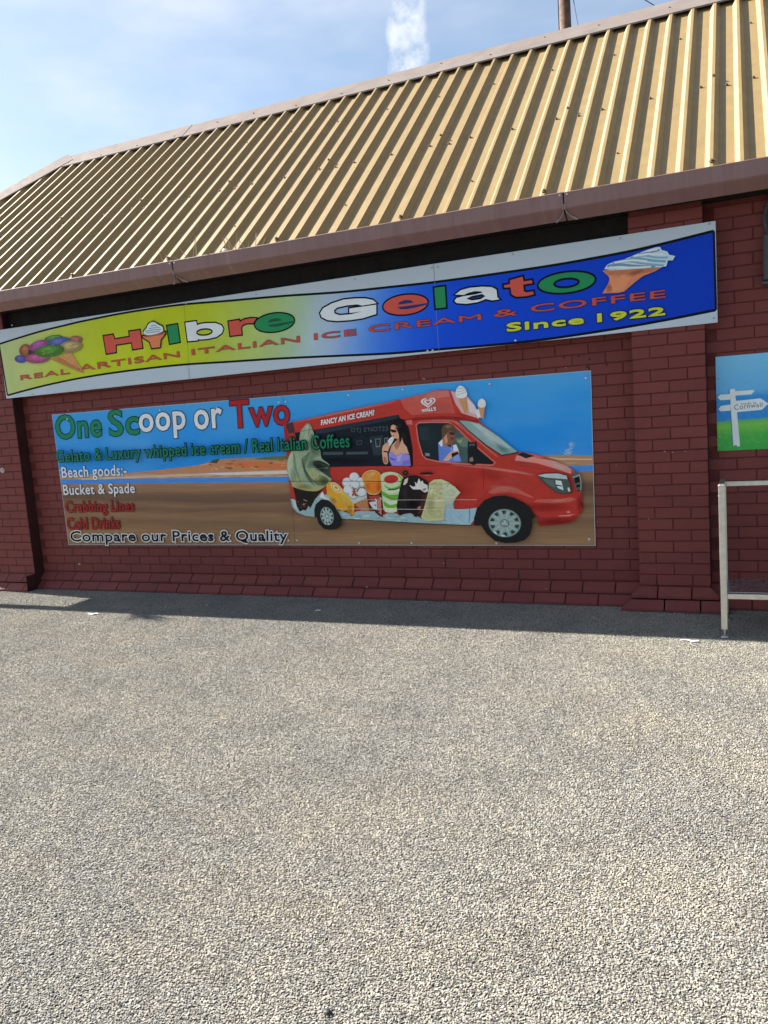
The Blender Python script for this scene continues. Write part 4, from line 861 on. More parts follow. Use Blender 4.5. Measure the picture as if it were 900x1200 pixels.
# sign cones on the roof, logo, wording
B.part('cone_picture', m=M_PHOTO, label='larger cone ornament on the van roof')
B.poly([(538.5, 466.5), (547.3, 464.5), (548.2, 483), (545.5, 484.2)], (186, 138, 92)); B.poly([(535.4, 465.4), (535.4, 458), (537.4, 454), (540, 451.9), (544.6, 453.4), (547.8, 458.8), (548.2, 464), (543, 466.6)], (214, 218, 214), 2)
for k in range(3): B.stroke([(536+k*.7, 463-k*3.6), (541, 461.5-k*3.2), (547.4-k, 459-k*2.2)], .003, (168, 176, 174))
B.part('cone_picture', m=M_PHOTO, label='smaller cone ornament on the van roof')
B.poly([(561.8, 476.5), (569.4, 475.6), (567.2, 490.5), (564.4, 489.5)], (190, 138, 98)); B.poly([(561, 476), (561.6, 470), (565.5, 466.8), (569.6, 470), (570, 475.8), (565.5, 477.6)], (212, 216, 212), 2); B.poly([(557, 481), (562, 479), (564.4, 489), (560.5, 489)], (206, 214, 218))
B.part('logo', label='white double heart logo on the van roof')
def heart(cx_, cy_, w, h, col_, tilt=-.10):
    P = []
    for t in np.linspace(0, 2*math.pi, 28, endpoint=False):
        x = 16*math.sin(t)**3/17; y = -(13*math.cos(t)-5*math.cos(2*t)-2*math.cos(3*t)-math.cos(4*t))/15; P.append((cx_+w*x, cy_+h*y+w*x*tilt))
    B.poly(P, col_)
heart(503, 471.4, 9.2, 6.4, (222, 222, 224)); heart(503.2, 471.2, 7.0, 4.7, (186, 88, 80)); heart(502.8, 471.2, 5.4, 3.7, (222, 222, 224)); heart(502.8, 471.1, 2.7, 1.8, (186, 88, 80))
B.text("WALL'S", [(495.4, 479.8), (511.8, 476.8), (511.8, 480.8), (495.6, 482.6)], (220, 220, 222), .002)
B.part('lettering', label='white wording along the van roof'); B.text('FANCY AN ICE CREAM?', [(378, 492.4), (439.7, 480.2), (439.7, 486.2), (378, 498)], (222, 226, 228), .0022)
# printed ice creams along the van side
B.part('ice_cream_picture', m=M_PHOTO, label='tall pale green soft serve swirl at the van rear')
B.poly([(344, 566), (355, 571), (365, 573), (380, 572), (371, 584), (367, 592), (361, 596.5), (353, 599), (349.5, 593), (348.5, 585)], (32, 28, 26))
for k in range(14): B.ell((350+rg.uniform(0, 12), 585+rg.uniform(0, 11)), rg.uniform(.6, 1.8), rg.uniform(.4, 1.1), rg.choice([(104, 70, 54), (70, 46, 38), (150, 130, 118)]), rg.uniform(-40, 40), 7)
B.poly([(363.8, 496), (367.3, 502), (371, 513), (373, 521), (377, 528), (378.6, 537), (387.8, 544.5), (386, 553), (390, 562), (384, 568), (375, 574.5), (365, 575), (355, 573.4), (345, 569), (342, 562), (338.8, 555), (338, 542), (342.2, 530), (347, 525.6), (352, 515.5), (354, 505), (358.4, 499.6)], (136, 160, 134), 3)
B.poly([(338.8, 548), (338.4, 541), (342.4, 531), (345, 528), (344.4, 540), (346.4, 556), (350, 570), (345, 568), (341, 560)], (164, 186, 160), 3)
B.poly([(355.8, 537), (360, 533), (364.2, 529), (366, 535), (361, 540.5), (359.6, 549), (364.4, 560), (372, 570), (362, 562), (357.4, 551)], (92, 114, 92), 3); B.poly([(364, 512), (366, 524), (364.4, 532), (361.6, 538), (370, 536), (377, 533), (376.6, 528), (371, 519), (368, 508)], (112, 134, 110), 3)
B.poly([(368, 541.5), (372, 539.6), (378, 540.4), (388, 545.4), (387, 553), (389.6, 560), (383, 556), (374, 549.4), (369.4, 545.6)], (52, 68, 56), 3); B.poly([(361, 549.6), (370, 550), (380, 556), (388, 562), (382, 568), (374, 571), (366, 562)], (150, 164, 118), 3); B.poly([(376, 556), (386, 561), (384, 567), (377, 569), (370, 563)], (100, 116, 82), 3)
B.poly([(343, 569), (352, 566), (364, 570), (374, 571.4), (384, 567), (375, 574.5), (365, 575), (355, 573.4)], (160, 156, 104), 3); B.stroke([(354, 505), (361, 504.6), (369, 502.8)], .002, (64, 78, 66)); B.stroke([(364.2, 497), (363.6, 505), (363.2, 510)], .004, (78, 96, 80)); B.stroke([(338.5, 549.5), (360, 549.4), (386, 548)], .0016, (172, 190, 160))
for a_ in (((350, 545), 9, 26, (176, 196, 168), .55, 6), ((360, 514), 5, 16, (184, 202, 176), .55, 12), ((369, 524), 7, 12, (84, 104, 84), .6, -20), ((366, 543), 6, 10, (88, 108, 88), .55, 20), ((376, 547), 12, 6, (34, 46, 38), .7, 24), ((352, 562), 9, 9, (184, 190, 140), .5, 20), ((372, 558), 12, 6, (176, 182, 136), .55, 30), ((382, 564), 9, 6, (70, 84, 58), .6, 20), ((345, 558), 5, 14, (106, 124, 100), .4, 0), ((362, 500), 4, 5, (196, 210, 186), .6, 0), ((358, 570), 12, 4, (120, 118, 74), .5, 4)): B.air(a_[0], a_[1], a_[2], a_[3], a_[4], a_[5])
B.airline([(355.6, 536), (358, 548), (365, 560), (376, 569)], 2.0, (62, 80, 62), .65); B.airline([(346, 530), (348, 548), (354, 565)], 1.8, (92, 112, 90), .5); B.airline([(368, 541), (376, 540), (386, 545)], 1.6, (30, 42, 34), .6)
B.part('splash_picture', m=M_PHOTO, label='white cream splash along the van sill')
SP = (140, 172, 176)
B.poly([(342, 584), (347, 584.5), (349.6, 593), (353, 599.2), (357, 597), (360, 598), (363.5, 592), (365, 596), (367.5, 591), (371, 584.5), (377, 578), (379.5, 575.5), (381, 580), (385, 578.5), (390, 585), (394.5, 592), (398, 598), (403, 599), (410, 600.5), (413, 604), (416.5, 603.4), (417, 599.5), (425, 598), (434, 598.5), (440, 599), (446, 604), (451, 605), (454, 601), (466, 601), (470, 604), (475, 601.5), (481, 600.6), (486, 602), (486.5, 605.5), (490, 603.4), (496, 608), (520, 606.7), (522, 589), (532, 588.6), (533, 595.5), (540, 597), (560, 594.2), (556.7, 609), (552, 614.8), (500, 612.6), (425, 608.3), (403, 607.3), (371, 605.3), (360, 604), (350, 600), (344.5, 594)], SP)
B.poly([(521, 590), (531, 589), (533, 596.4), (559, 595.6), (556, 609), (551.6, 614), (520, 611.6)], (150, 184, 198)); B.poly([(344, 585), (348, 586), (350, 597), (347, 594)], (178, 200, 200)); B.poly([(378, 577), (380, 576), (382, 581), (392, 587), (396, 594), (390, 588), (376, 582)], (196, 210, 210))
for k in range(40): x = rg.uniform(404, 552); B.ell((x, 603.5+(x-404)*.045+rg.uniform(-2, 4)), rg.uniform(1, 4), rg.uniform(.4, 1.1), rg.choice([(172, 198, 202), (118, 150, 156), (160, 188, 192)]), rg.uniform(-15, 10), 8)
B.stroke([(403, 607.5), (425, 608.7), (500, 613), (552, 615.2)], .002, (40, 44, 46))
B.part('ice_cream_picture', m=M_PHOTO, label='orange split lolly with a cream spiral end')
B.poly([(384, 568), (386, 565), (389, 564), (395, 566), (399, 569), (405, 574), (413, 583), (417, 592), (416.5, 603), (413, 602.5), (407, 597), (404.5, 598.6), (403, 599.2), (395, 594), (390, 585), (385, 578.5)], (214, 152, 44)); B.poly([(404, 574), (412.6, 583), (416.4, 592), (416, 600), (410, 592), (400, 580)], (206, 176, 66)); B.poly([(386, 578), (400, 582.6), (413, 584), (415, 590), (400, 588), (391, 584)], (226, 164, 60))
for r_, cc in ((1, (222, 196, 150)), (.78, (196, 146, 78)), (.56, (226, 206, 164)), (.32, (186, 130, 66))): B.ell((395.6, 571), 8.2*r_, 4.4*r_, cc, 42)
for a_ in (((404, 585), 10, 6, (236, 186, 84), .55, 40), ((412, 596), 5, 8, (160, 100, 24), .5, 0), ((392, 586), 6, 5, (176, 110, 28), .5, 30)): B.air(*a_)
B.part('ice_cream_picture', m=M_PHOTO, label='cone piled with white scoops')
B.poly([(414, 588), (431.5, 582), (434.4, 598), (427, 598.6)], (176, 124, 88)); 
for k in range(4): B.stroke([(416+k*4.4, 588.4-k*1.6), (428+k*1.8, 598)], .002, (132, 88, 60))
B.poly([(411, 583), (431, 578), (431.6, 582.6), (416, 590)], (182, 190, 186))
for c_, r_ in (((408.8, 565.2), 6.2), ((417, 559), 6), ((425.4, 565), 6.2), ((409.6, 573.8), 5.6), ((418, 568), 6), ((416.6, 579), 6.4), ((426, 577), 5.8)):
    B.ell(c_, r_, r_*.96, (150, 166, 170)); B.ell((c_[0]-r_*.1, c_[1]-r_*.16), r_*.84, r_*.78, (196, 208, 208)); B.ell((c_[0]-r_*.2, c_[1]-r_*.35), r_*.45, r_*.36, (220, 228, 226))
for k in range(7): B.poly([(413+rg.uniform(0, 10), 572+rg.uniform(-6, 8)), (415+rg.uniform(0, 9), 575+rg.uniform(-4, 9)), (414+rg.uniform(0, 9), 577+rg.uniform(-4, 6))], (150, 78, 66))
B.part('ice_cream_picture', m=M_PHOTO, label='orange lolly with a chocolate striped base')
B.poly([(433, 578.5), (449, 577.5), (450.2, 595), (449.6, 605.4), (444, 602), (435, 595)], (66, 40, 40)); B.poly([(434, 588), (443, 586.6), (444, 597), (439, 596)], (190, 200, 204)); B.poly([(443, 586), (448, 584), (449, 603), (445, 600)], (176, 120, 100)); B.poly([(434, 581), (447, 580), (446, 586), (436, 586)], (158, 66, 56))
for k in range(8): B.ell((435+rg.uniform(0, 13), 583+rg.uniform(0, 17)), rg.uniform(.6, 1.8), rg.uniform(.5, 1.0), rg.choice([(206, 208, 206), (120, 52, 46), (60, 40, 60)]), rg.uniform(-40, 40), 7)
lol = [(426.4, 559), (430, 553.4), (437, 551), (444, 552.6), (447.8, 557.4), (448.8, 567), (448.4, 573), (444, 578), (438, 578.6), (434, 577.5), (430, 571), (428, 565)]
B.stroke(lol, .004, (226, 190, 140), True, 3); B.poly(lol, (226, 132, 50), 3); B.poly([(433, 566), (440, 564.6), (446, 567), (445, 575), (439, 577), (434, 574)], (212, 116, 42), 3); B.poly([(431, 556), (437, 553), (442, 554.4), (436, 558)], (236, 160, 84), 3)
for a_ in (((434, 558), 6, 6, (244, 180, 110), .5), ((446, 570), 4, 9, (176, 86, 26), .5), ((432, 570), 4, 8, (186, 94, 30), .4)): B.air(*a_)
B.part('ice_cream_picture', m=M_PHOTO, label='green and white twisted lolly')
B.poly([(448, 557), (454, 553), (464, 553), (472, 557), (474, 562), (470, 571), (468, 585), (466, 599), (453, 599), (450, 587), (449, 570)], (182, 204, 162), 3)
for q in ([(451.5, 568), (460, 571.4), (470, 568), (472.6, 560), (474, 563), (469, 572), (458, 573)], [(449.6, 575), (458, 579.4), (468.4, 579), (468, 584.4), (458, 583.6), (450, 580)], [(451.6, 587), (459, 591.4), (467, 589.6), (466.6, 593.6), (458, 595), (452, 592)]): B.poly(q, (96, 166, 60), 3)
for q in ([(451, 571), (458, 575), (469.6, 573), (469, 576), (458, 577)], [(451, 583), (458, 587), (467.6, 586), (467, 589), (458, 589.4)], [(453, 596), (459, 594.6), (466, 596), (466, 599), (454, 599)]): B.poly(q, (206, 220, 186), 3)
B.stroke([(456, 573.4), (464, 573.2), (470, 571)], .004, (44, 66, 34)); B.stroke([(454, 581.6), (460, 584.4), (467.6, 584.6)], .003, (58, 92, 44)); B.ell((460, 561), 8.4, 5.0, (186, 46, 46), -4); B.stroke([(468, 556), (472, 560), (471, 566)], .006, (120, 180, 60), False, 3)
B.part('ice_cream_picture', m=M_PHOTO, label='dark chocolate coated ice cream with white streaks')
B.poly([(474, 560), (480, 557.6), (488, 556.6), (496, 559.6), (503.4, 565.5), (504.2, 576.7), (500.4, 590), (496, 602), (491, 604.5), (488.4, 605), (486, 602.6), (482, 600.6), (474, 602), (470, 602.5), (466.5, 595), (468, 583), (471, 569)], (30, 24, 28), 3)
B.poly([(481, 567.8), (486, 570), (488.6, 569), (487.6, 564), (490, 566.4), (492.6, 560), (494.4, 564), (496.7, 562.8), (498, 566), (502.6, 568), (503, 575.4), (499, 576.9), (494, 573), (485.5, 573)], (206, 206, 198)); B.poly([(474, 567.4), (476, 561.6), (480, 559.2), (479, 565), (476, 568)], (196, 190, 182)); B.ell((494, 594.4), 3.3, 1.8, (206, 120, 84), -8); B.poly([(496, 580), (502, 578), (500, 588), (496, 600), (491, 602), (495, 592)], (78, 44, 38))
B.stroke([(497.5, 573.6), (501, 572)], .004, (40, 34, 36))
for a_ in (((476, 580), 4, 14, (70, 62, 66), .5), ((498, 585), 4, 14, (70, 44, 40), .5), ((486, 590), 9, 8, (12, 10, 12), .5)): B.air(*a_)
B.part('ice_cream_picture', m=M_PHOTO, label='large pale vanilla scoop on the van door')
B.poly([(504.4, 565.5), (510, 561.7), (519, 561), (528, 565), (535.5, 571), (541, 576.7), (535.5, 583), (532, 589), (523, 592), (521, 609), (501, 610), (495, 605.5), (499, 593), (503, 578)], (188, 190, 140))
B.poly([(520, 563), (528, 565.6), (535, 571.6), (540, 576.7), (534, 583), (522, 584), (517, 574)], (186, 198, 164)); B.poly([(500, 594), (520, 593), (520, 606), (503, 608), (497, 604)], (176, 180, 128))
for k in range(46): B.ell((rg.uniform(506, 534), rg.uniform(565, 583)), rg.uniform(.5, 2.4), rg.uniform(.3, 1.0), rg.choice([(206, 208, 170), (164, 166, 116), (210, 214, 190), (150, 158, 124)]), rg.uniform(-60, 60), 7)
B.stroke([(509, 571), (513, 567.6), (517, 571), (515, 577), (519, 580)], .004, (212, 196, 138), False, 4); B.poly([(501, 585.6), (530, 585), (530, 586.6), (501, 587.4)], (206, 214, 190))
for a_ in (((516, 570), 9, 8, (214, 212, 170), .5), ((530, 577), 10, 8, (206, 216, 196), .45), ((506, 590), 7, 14, (150, 148, 96), .45), ((514, 602), 10, 6, (200, 204, 160), .5), ((527, 590), 8, 12, (186, 206, 206), .5), ((536, 604), 12, 8, (170, 200, 214), .5)): B.air(*a_)
B.part('panel_line', label='body seams of the printed van')
B.stroke([(339.5, 563.6), (400, 563.4), (475, 563.6)], .0016, (44, 40, 36)); B.stroke([(504, 566.6), (530, 566.4)], .0014, (120, 120, 90)); B.stroke([(405, 585), (470, 585.2), (560, 585)], .0014, (214, 190, 176)); B.stroke([(395, 595.6), (470, 596), (560, 597)], .0014, (196, 204, 200)); B.stroke([(552, 593.3), (551.2, 612)], .0016, (60, 40, 40))
B.ell((501.6, 554.2), 8.2, 1.3, (28, 22, 24), -1); B.poly([(497, 556), (507, 555.6), (503, 557)], (212, 96, 88)); B.ell((476.8, 553.8), 3.2, 3.2, (28, 22, 26)); B.ell((476.8, 553.8), 1.2, 1.2, (90, 60, 56))
# lamps and grille
B.part('headlamp_picture', m=M_PHOTO, label='headlamp and grille of the printed van')
hl = [(630.5, 556.5), (640, 554.5), (655, 554), (665.5, 557), (669, 567), (671, 576), (662, 577.8), (653, 576), (643, 568), (636, 562)]
B.stroke(hl, .003, (34, 26, 28), True); B.poly(hl, (66, 82, 80)); B.poly([(631, 556.6), (640, 554.7), (655, 554.2), (665, 557), (666, 561), (652, 560), (640, 559)], (168, 186, 188)); B.poly([(652, 562), (659, 563), (661.4, 574), (655, 571.4), (652.4, 567)], (192, 206, 206)); B.poly([(652.6, 567), (659.6, 568.4), (659.6, 569.6), (653, 568.6)], (60, 72, 74)); B.poly([(666, 571), (668, 570.4), (669.4, 575), (667, 575.4)], (214, 206, 186)); B.poly([(637, 561), (650, 562), (652, 571), (644, 567.6)], (84, 102, 98))
B.poly([(671, 557), (675, 551.4), (679.6, 554.6), (681.6, 568), (681.2, 574.6), (676.6, 574), (673.4, 564)], (74, 88, 90)); B.poly([(674, 560), (679.6, 558), (680.6, 564), (675, 566)], (18, 22, 24)); B.poly([(676, 568), (680.6, 566.6), (680.6, 570), (677, 571)], (20, 24, 26)); B.stroke([(672, 559), (680, 556)], .003, (150, 164, 168)); B.stroke([(677, 574.4), (681, 573.8)], .003, (20, 22, 24)); B.stroke([(680, 555), (682, 565), (681.6, 574)], .0025, (150, 160, 160))
# wheels
def wheel(tyre, c, rx, ry, rot, label):
    B.part('wheel_picture', m=M_PHOTO, label=label); B.poly(tyre, (26, 27, 30))
    B.ell(c, rx*1.06, ry*1.06, (44, 48, 50), rot, 28); B.ell(c, rx, ry, (120, 146, 142), rot, 28); B.ell((c[0]-rx*.1, c[1]-ry*.12), rx*.8, ry*.8, (138, 162, 158), rot, 28)
    a = math.radians(rot)
    def P(r, t): return (c[0]+rx*r*math.cos(t)*math.cos(a)-ry*r*math.sin(t)*math.sin(a), c[1]+rx*r*math.cos(t)*math.sin(a)+ry*r*math.sin(t)*math.cos(a))
    for k in range(10):
        t = k*.6283+.15; B.poly([P(.66, t-.11), P(.66, t+.11), P(.90, t+.15), P(.90, t-.15)], (30, 38, 40)); B.poly([P(.70, t-.02), P(.70, t+.09), P(.85, t+.10), P(.85, t)], (66, 80, 80))
        t += .314; B.stroke([P(.36, t), P(.92, t)], .003, (164, 186, 182))
    for t in (1.55, 2.15): B.poly([P(.86, t-.13), P(.86, t+.13), P(.97, t+.12), P(.97, t-.12)], (196, 212, 208))
    B.ell(c, rx*.27, ry*.27, (54, 66, 68), rot); B.ell(c, rx*.23, ry*.23, (132, 154, 152), rot)
    for t in (-1.57, .52, 2.62): B.stroke([c, P(.22, t)], .0022, (214, 222, 222))
wheel([(557, 615), (557, 606.4), (560.7, 595), (569, 585.6), (579.6, 581), (592.8, 580), (604, 582.8), (615.4, 588.4), (623, 595), (628.7, 605.4), (624.4, 607.3), (625, 615), (622.5, 625), (616.4, 632), (606, 635), (592.8, 635.6), (581.4, 632.8), (572, 625), (565.4, 615)], (592.8, 612.2), 18.9, 16.3, 8, 'front wheel of the printed van')
wheel([(371, 605.5), (370.6, 596), (372.5, 590), (379, 584.5), (387, 585.5), (394, 592), (400, 602), (402.5, 607), (402, 615), (397, 619), (389, 620), (382, 619), (375.5, 612.5), (373.5, 605)], (385.5, 604), 7.6, 10.6, -14, 'rear wheel of the printed van')
B.part('lettering', label='green line of lettering running onto the van')
B.text('Gelato & Luxury whipped ice cream / Real Italian Coffees', [(69.2, 528.2), (411.6, 507.6), (412.4, 528.8), (71, 545.4)], (26, 116, 86), .0020, .0062, (3, 12, 18))
B.end()
for (u, v) in ((79, 491), (135, 487.5), (187.6, 480.5), (254, 478), (327, 471.5), (335, 470.8), (408.5, 463), (472, 456.3), (574, 450), (686.7, 443), (690.6, 632), (582, 636.6), (482.5, 636.2), (421, 636.4), (348.5, 633.4), (338.4, 633.4), (268, 634.6), (206, 636), (157, 635.6), (71, 551)):
    q = B.plane((u, v)); cap(banner, BX0+q[0]-banner.location.x, YB-.004, BZ0+q[1]-banner.location.z, .0085)

# ---- the small seaside board at the right
E_COR = E_BAN
CX0, CX1, CZ0, CZ1 = .7917, 2.0117, 1.0321, 1.6349
corn = empty('seaside_board', ((CX0+CX1)/2, 0, CZ0)); tag(corn, 'blue and green board showing a white wooden signpost', 'poster')
P4 = [(CX0, CZ1), (CX1, CZ1), (CX1, CZ0), (CX0, CZ0)]
HC = homography([px((a, -.006, b)) for a, b in P4], [(a-CX0, b-CZ0) for a, b in P4])
Cc = Art(HC, (CX0, CZ0), -.0063, corn, E_COR)
def sea_mat():
    q = Nodes('printed_seaside'); p = q.pos(); z = q.n('ShaderNodeSeparateXYZ', {'Vector': p}).outputs['Z']; D = Cc.col
    zz = q.n('ShaderNodeMath', {0: z, 1: CZ0}, operation='SUBTRACT').outputs[0]
    wob = q.n('ShaderNodeMath', {0: zz, 1: q.rng(q.noise(p, 7, 3), .3, .7, -.006, .006)}, operation='ADD').outputs[0]
    c = q.ramp(q.rng(wob, 0, .6, 0, 1), [(.0, D((48, 152, 66))), (.16, D((58, 160, 60))), (.27, D((104, 178, 70))), (.32, D((82, 160, 86))), (.335, D((32, 122, 196))), (.55, D((30, 128, 200))), (.64, D((84, 160, 212))), (1, D((106, 176, 216)))])
    c = q.mix(q.rng(q.noise(p, 45, 5, .7), .5, .72, 0, .18), c, D((140, 196, 150))); q.l(c, 'Base Color'); q.b.inputs['Roughness'].default_value = .38; q.b.inputs['Specular IOR Level'].default_value = .3; return q.m
off(panel('board_sheet', corn, CX0, CX1, CZ0, CZ1, .0005, -.006, sea_mat()), corn)
c5 = lambda l: [(820+a/8.571, 400+b/8.571) for a, b in l]
WH, WS = (196, 210, 218), (112, 138, 156)
Cc.part('signpost_picture', label='white wooden finger signpost')
for sh in ((-9, -2, (70, 110, 130)), (0, 0, WH)):
    s_ = lambda l: c5([(a+sh[0], b+sh[1]) for a, b in l])
    Cc.poly(s_([(300, 480), (352, 476), (405, 1050), (385, 1058), (362, 1040), (338, 1052)]), sh[2]); Cc.poly(s_([(178, 562), (205, 535), (305, 528), (305, 585), (205, 592)]), sh[2]); Cc.poly(s_([(350, 500), (520, 488), (552, 496), (520, 532), (352, 545)]), sh[2]); Cc.poly(s_([(186, 682), (212, 648), (310, 634), (310, 695), (212, 704)]), sh[2])
    Cc.poly(s_([(312, 604), (610, 572), (690, 625), (625, 688), (316, 716)]), sh[2])
Cc.part('lettering', label='dark lettering on the signpost arm')
Cc.text('made in', c5([(412, 618), (566, 602), (567, 630), (413, 640)]), (70, 90, 104), 0); Cc.text('Cornwall', c5([(345, 638), (628, 612), (630, 656), (347, 690)]), (62, 80, 94), 0)
Cc.end()
for (u, v) in ((842.3, 444), (843, 512)):
    q = Cc.plane((u, v)); cap(corn, CX0+q[0]-corn.location.x, -.006, CZ0+q[1]-corn.location.z, .006, M_EDGE)

# ------------------------------------------------------------------ steel stand at the right
st = empty('steel_stand', (1.3, -.53, 0)); tag(st, 'bare stainless steel stand with a low shelf beside the brick pillar', 'stand')
O = st.location
def sp(mb, name, m): o = mb.build(name, m, st); o.location = -O; return o
FX, BXX = .8275, 1.78; FY, BY = -.712, -.345; hw = .0175
for x in (FX, BXX):
    for y in (FY, BY):
        l = sp(MB().bev((x-hw, y-hw, .048), (x+hw, y+hw, .893 if y == FY else .872), .002), 'leg', M_STEEL)
        f = MB().tube([(x, y, .0475), (x, y, .012)], .006, 8); f.tube([(x, y, .012), (x, y, .007), (x, y, .0)], [.008, .021, .023], 14); f.build('foot', M_STEEL, l)
        if y == FY: MB().bev((x-hw-.0012, y-hw-.0012, .826), (x+hw+.0012, y+hw+.0012, .832), .0005).build('weld_band', M_SCREW, l)
for x in (FX, BXX):
    sp(MB().bev((x-.014, FY+hw+.001, .868), (x+.014, BY-hw-.001, .893), .002), 'side_rail', M_STEELD); sp(MB().bev((x-.012, FY+hw+.001, .236), (x+.012, BY-hw-.001, .262), .002), 'side_rail', M_STEELD)
sp(MB().bev((FX+hw+.001, BY-.0145, .842), (BXX-hw-.001, BY+.0145, .870), .002), 'back_rail', M_STEEL)
sp(MB().bev((FX+hw+.001, FY-.0125, .229), (BXX-hw-.001, FY+.0125, .259), .002), 'front_rail', M_STEEL)
sp(MB().bev((FX+hw+.001, BY-.012, .229), (BXX-hw-.001, BY+.012, .259), .002), 'back_rail', M_STEELD)
sp(MB().bev((FX-.012, FY+.006, .2625), (BXX+.012, BY+.012, .2665), .001), 'shelf', M_STEELD)

# ------------------------------------------------------------------ wall fitting high at the right edge
wx = 1.075
wf = empty('wall_fitting', (wx+.1, 0, 2.04)); tag(wf, 'grey box fitting high on the brick wall at the right edge', 'fitting')
o = MB().bev((wx, -.11, 2.06), (wx+.22, -.002, 2.34), .012).build('housing', M_GREY, wf); o.location = -wf.location
o = MB().bev((wx-.012, -.118, 2.04), (wx+.232, -.002, 2.0585), .004).build('bottom_lip', M_GREY, wf); o.location = -wf.location
o = MB().tube([(wx+.03, -.02, 2.335), (wx+.01, -.03, 2.42), (wx+.02, -.02, 2.5), (wx+.05, -.015, 2.58)], .012, 8).build('cable', M_GREY, wf); o.location = -wf.location

# ------------------------------------------------------------------ weeds and a pale stone in the gutter
def weed(x, y, n, h, lean, seed, label):
    g = random.Random(seed); root = empty('gutter_weed', (x, y, 2.60)); tag(root, label, 'weed', 'dry weeds growing in the gutter')
    for k in range(n):
        a = g.uniform(-1, 1); L = h*g.uniform(.55, 1.15); d = Vector((a*.45+lean[0], g.uniform(-.25, .15)+lean[1], 1)).normalized(); b = Vector((g.uniform(-.05, .05), g.uniform(-.015, .015), 0))
        bend = Vector((a*.25, g.uniform(-.1, .1), -.1)); pts = [b+d*L*t+bend*L*t*t for t in (0, .3, .6, .85, 1)]
        mb = MB(); mb.tube(pts, [.003, .0028, .0024, .0018, .0008], 4); 
        if g.random() < .45: mb.tube([pts[3], pts[4]+Vector((0, 0, .006))], [.0035, .001], 4)
        mb.build('stalk', M_STRAW, root)
    return root
def gx_at(u, v): return at_y(u, v, -.31).x
weed(gx_at(200, 303), -.31, 4, .22, (-.25, 0), 1, 'single bent dry weed at the left gutter joint')
weed(gx_at(230, 298), -.31, 4, .28, (-.35, 0), 2, 'leaning dry weed stalk just right of the gutter joint')
weed(gx_at(244, 296), -.31, 8, .18, (.15, 0), 3, 'short dry weed tuft left of the white pebble')
weed(gx_at(275, 290), -.31, 10, .26, (-.15, 0), 4, 'tall dry weed tuft right of the white pebble')
weed(gx_at(292, 287), -.31, 8, .22, (.2, 0), 5, 'rightmost dry weed tuft leaning right in the gutter')
weed(gx_at(222, 300), -.31, 6, .10, (.1, 0), 8, 'tiny weed sprouts in the gutter beside the joint')
weed(-6.88, -.33, 90, .36, (.0, -.5), 6, 'bushy weed clump at the far left gutter end')
p = at_y(263, 291.5, -.335)
bm = bmesh.new(); bmesh.ops.create_icosphere(bm, subdivisions=2, radius=.021)
for v in bm.verts: v.co = Vector((v.co.x*1.1, v.co.y*.8, v.co.z*1.15))*random.uniform(.86, 1.1)
me = bpy.data.meshes.new('white_pebble'); bm.to_mesh(me); bm.free(); me.materials.append(M_PAPER)
tag(obj('white_pebble', me, None, (p.x, -.335, 2.728)), 'small white pebble lodged on the gutter edge', 'pebble')

# ------------------------------------------------------------------ litter
def scrap(u, v, L, W, rot, seed, label):
    g = random.Random(seed); p = at_z(u, v); a = math.radians(rot); n = 6; V = []; 
    for i in range(n):
        t = i/(n-1); w = W*(.6+.4*math.sin(math.pi*t))*g.uniform(.8, 1.1); z = .007+.006*math.sin(t*5+seed)**2
        for s in (-1, 1): x_, y_ = (t-.5)*L, s*w/2; V.append((x_*math.cos(a)-y_*math.sin(a), x_*math.sin(a)+y_*math.cos(a), z+.002*s*g.uniform(-1, 1)))
    V += [(a_, b_, c_-.0015) for a_, b_, c_ in V]; m_ = 2*n
    f = [(2*i, 2*i+2, 2*i+3, 2*i+1) for i in range(n-1)]+[(m_+2*i+1, m_+2*i+3, m_+2*i+2, m_+2*i) for i in range(n-1)]+[(2*i, m_+2*i, m_+2*i+2, 2*i+2) for i in range(n-1)]+[(2*i+1, 2*i+3, m_+2*i+3, m_+2*i+1) for i in range(n-1)]+[(0, 1, m_+1, m_), (m_-2, m_+m_-2, m_+m_-1, m_-1)]
    tag(obj('paper_scrap', mesh('paper_scrap', V, f, M_PAPER), None, (p.x, p.y, 0)), label, 'litter', 'paper litter by the wall')
scrap(109, 720.5, .085, .035, 12, 1, 'white paper scrap by the shadow edge at the far left')
scrap(372.5, 716.5, .042, .03, 20, 2, 'small white scrap lying in the shade of the wall')
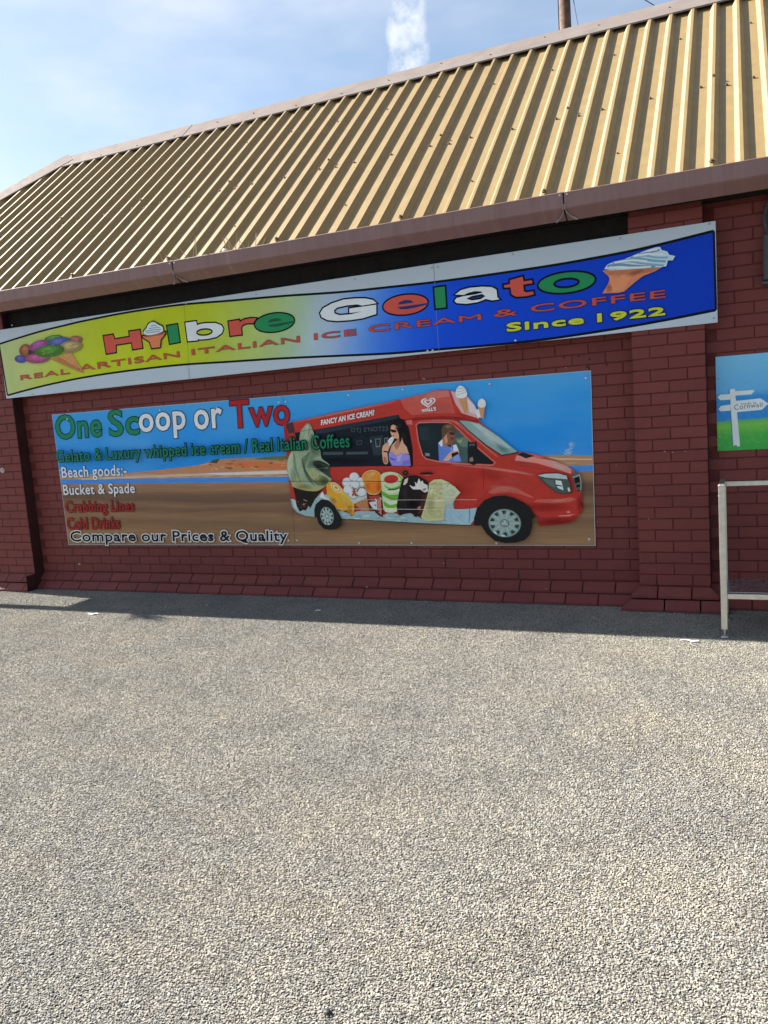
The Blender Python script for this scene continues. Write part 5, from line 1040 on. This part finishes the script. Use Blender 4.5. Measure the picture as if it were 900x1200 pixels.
scrap(808, 752, .105, .022, -14, 3, 'long white paper strip in the sun near the steel stand')
scrap(242.5, 710.5, .022, .014, 40, 4, 'tiny white crumb in the shade near the left pillar')
p = at_z(383.5, 1188); mb = MB()
ring = [(.012*math.cos(t)*random.uniform(.8, 1.15), .010*math.sin(t)*random.uniform(.8, 1.15)) for t in np.linspace(0, 6.283, 10, endpoint=False)]
mb.add([(x, y, .0) for x, y in ring]+[(x*.8, y*.8, .009) for x, y in ring], [tuple(range(10, 20))]+[(i, (i+1) % 10, 10+(i+1) % 10, 10+i) for i in range(10)])
tag(mb.build('gum_spot', M_GUM, None, True, (p.x, p.y, 0)), 'small black gum spot on the tarmac near the bottom edge', 'gum')

# ------------------------------------------------------------------ telegraph pole and wires behind the roof
PYD = 13.0
pb_ = at_y(662.5, 36, PYD)
pole = empty('telegraph_pole', (pb_.x, PYD, 0)); tag(pole, 'weathered wooden telegraph pole rising behind the roof', 'pole')
mb = MB(); mb.tube([(0, 0, -.5), (.0, 0, 6), (.02, 0, 13.5)], [.165, .135, .105], 18); mb.build('post', M_WOOD, pole, True)
MB().tube([(-.155, -.03, 0), (-.142, -.03, 6), (-.105, -.03, 13)], .011, 6).build('cable', M_WIRE, pole)
mb = MB(); mb.bev((-.7, -.15, 12.6), (.7, -.05, 12.72), .01); mb.build('crossarm', M_WOOD, pole)
def wire(u0, v0, y0, u1, v1, y1, label, ext=.3):
    a, b = at_y(u0, v0, y0), at_y(u1, v1, y1); d = b-a; a = a-d*ext*3; b = b+d*ext
    o = empty('overhead_wire', a); tag(o, label, 'wire', 'wires behind the roof')
    MB().tube([(0, 0, 0)]+[tuple((b-a)*t-Vector((0, 0, .06*math.sin(math.pi*t)))) for t in (.25, .5, .75, 1)], .008, 6).build('strand', M_WIRE, o)
wire(672.5, 0, 12.9, 678, 32, 12.2, 'thin stay wire running down beside the telegraph pole', .8)
wire(760, -1, 11, 772, 7, 11, 'thin overhead wire crossing the sky above the ridge', 1.5)
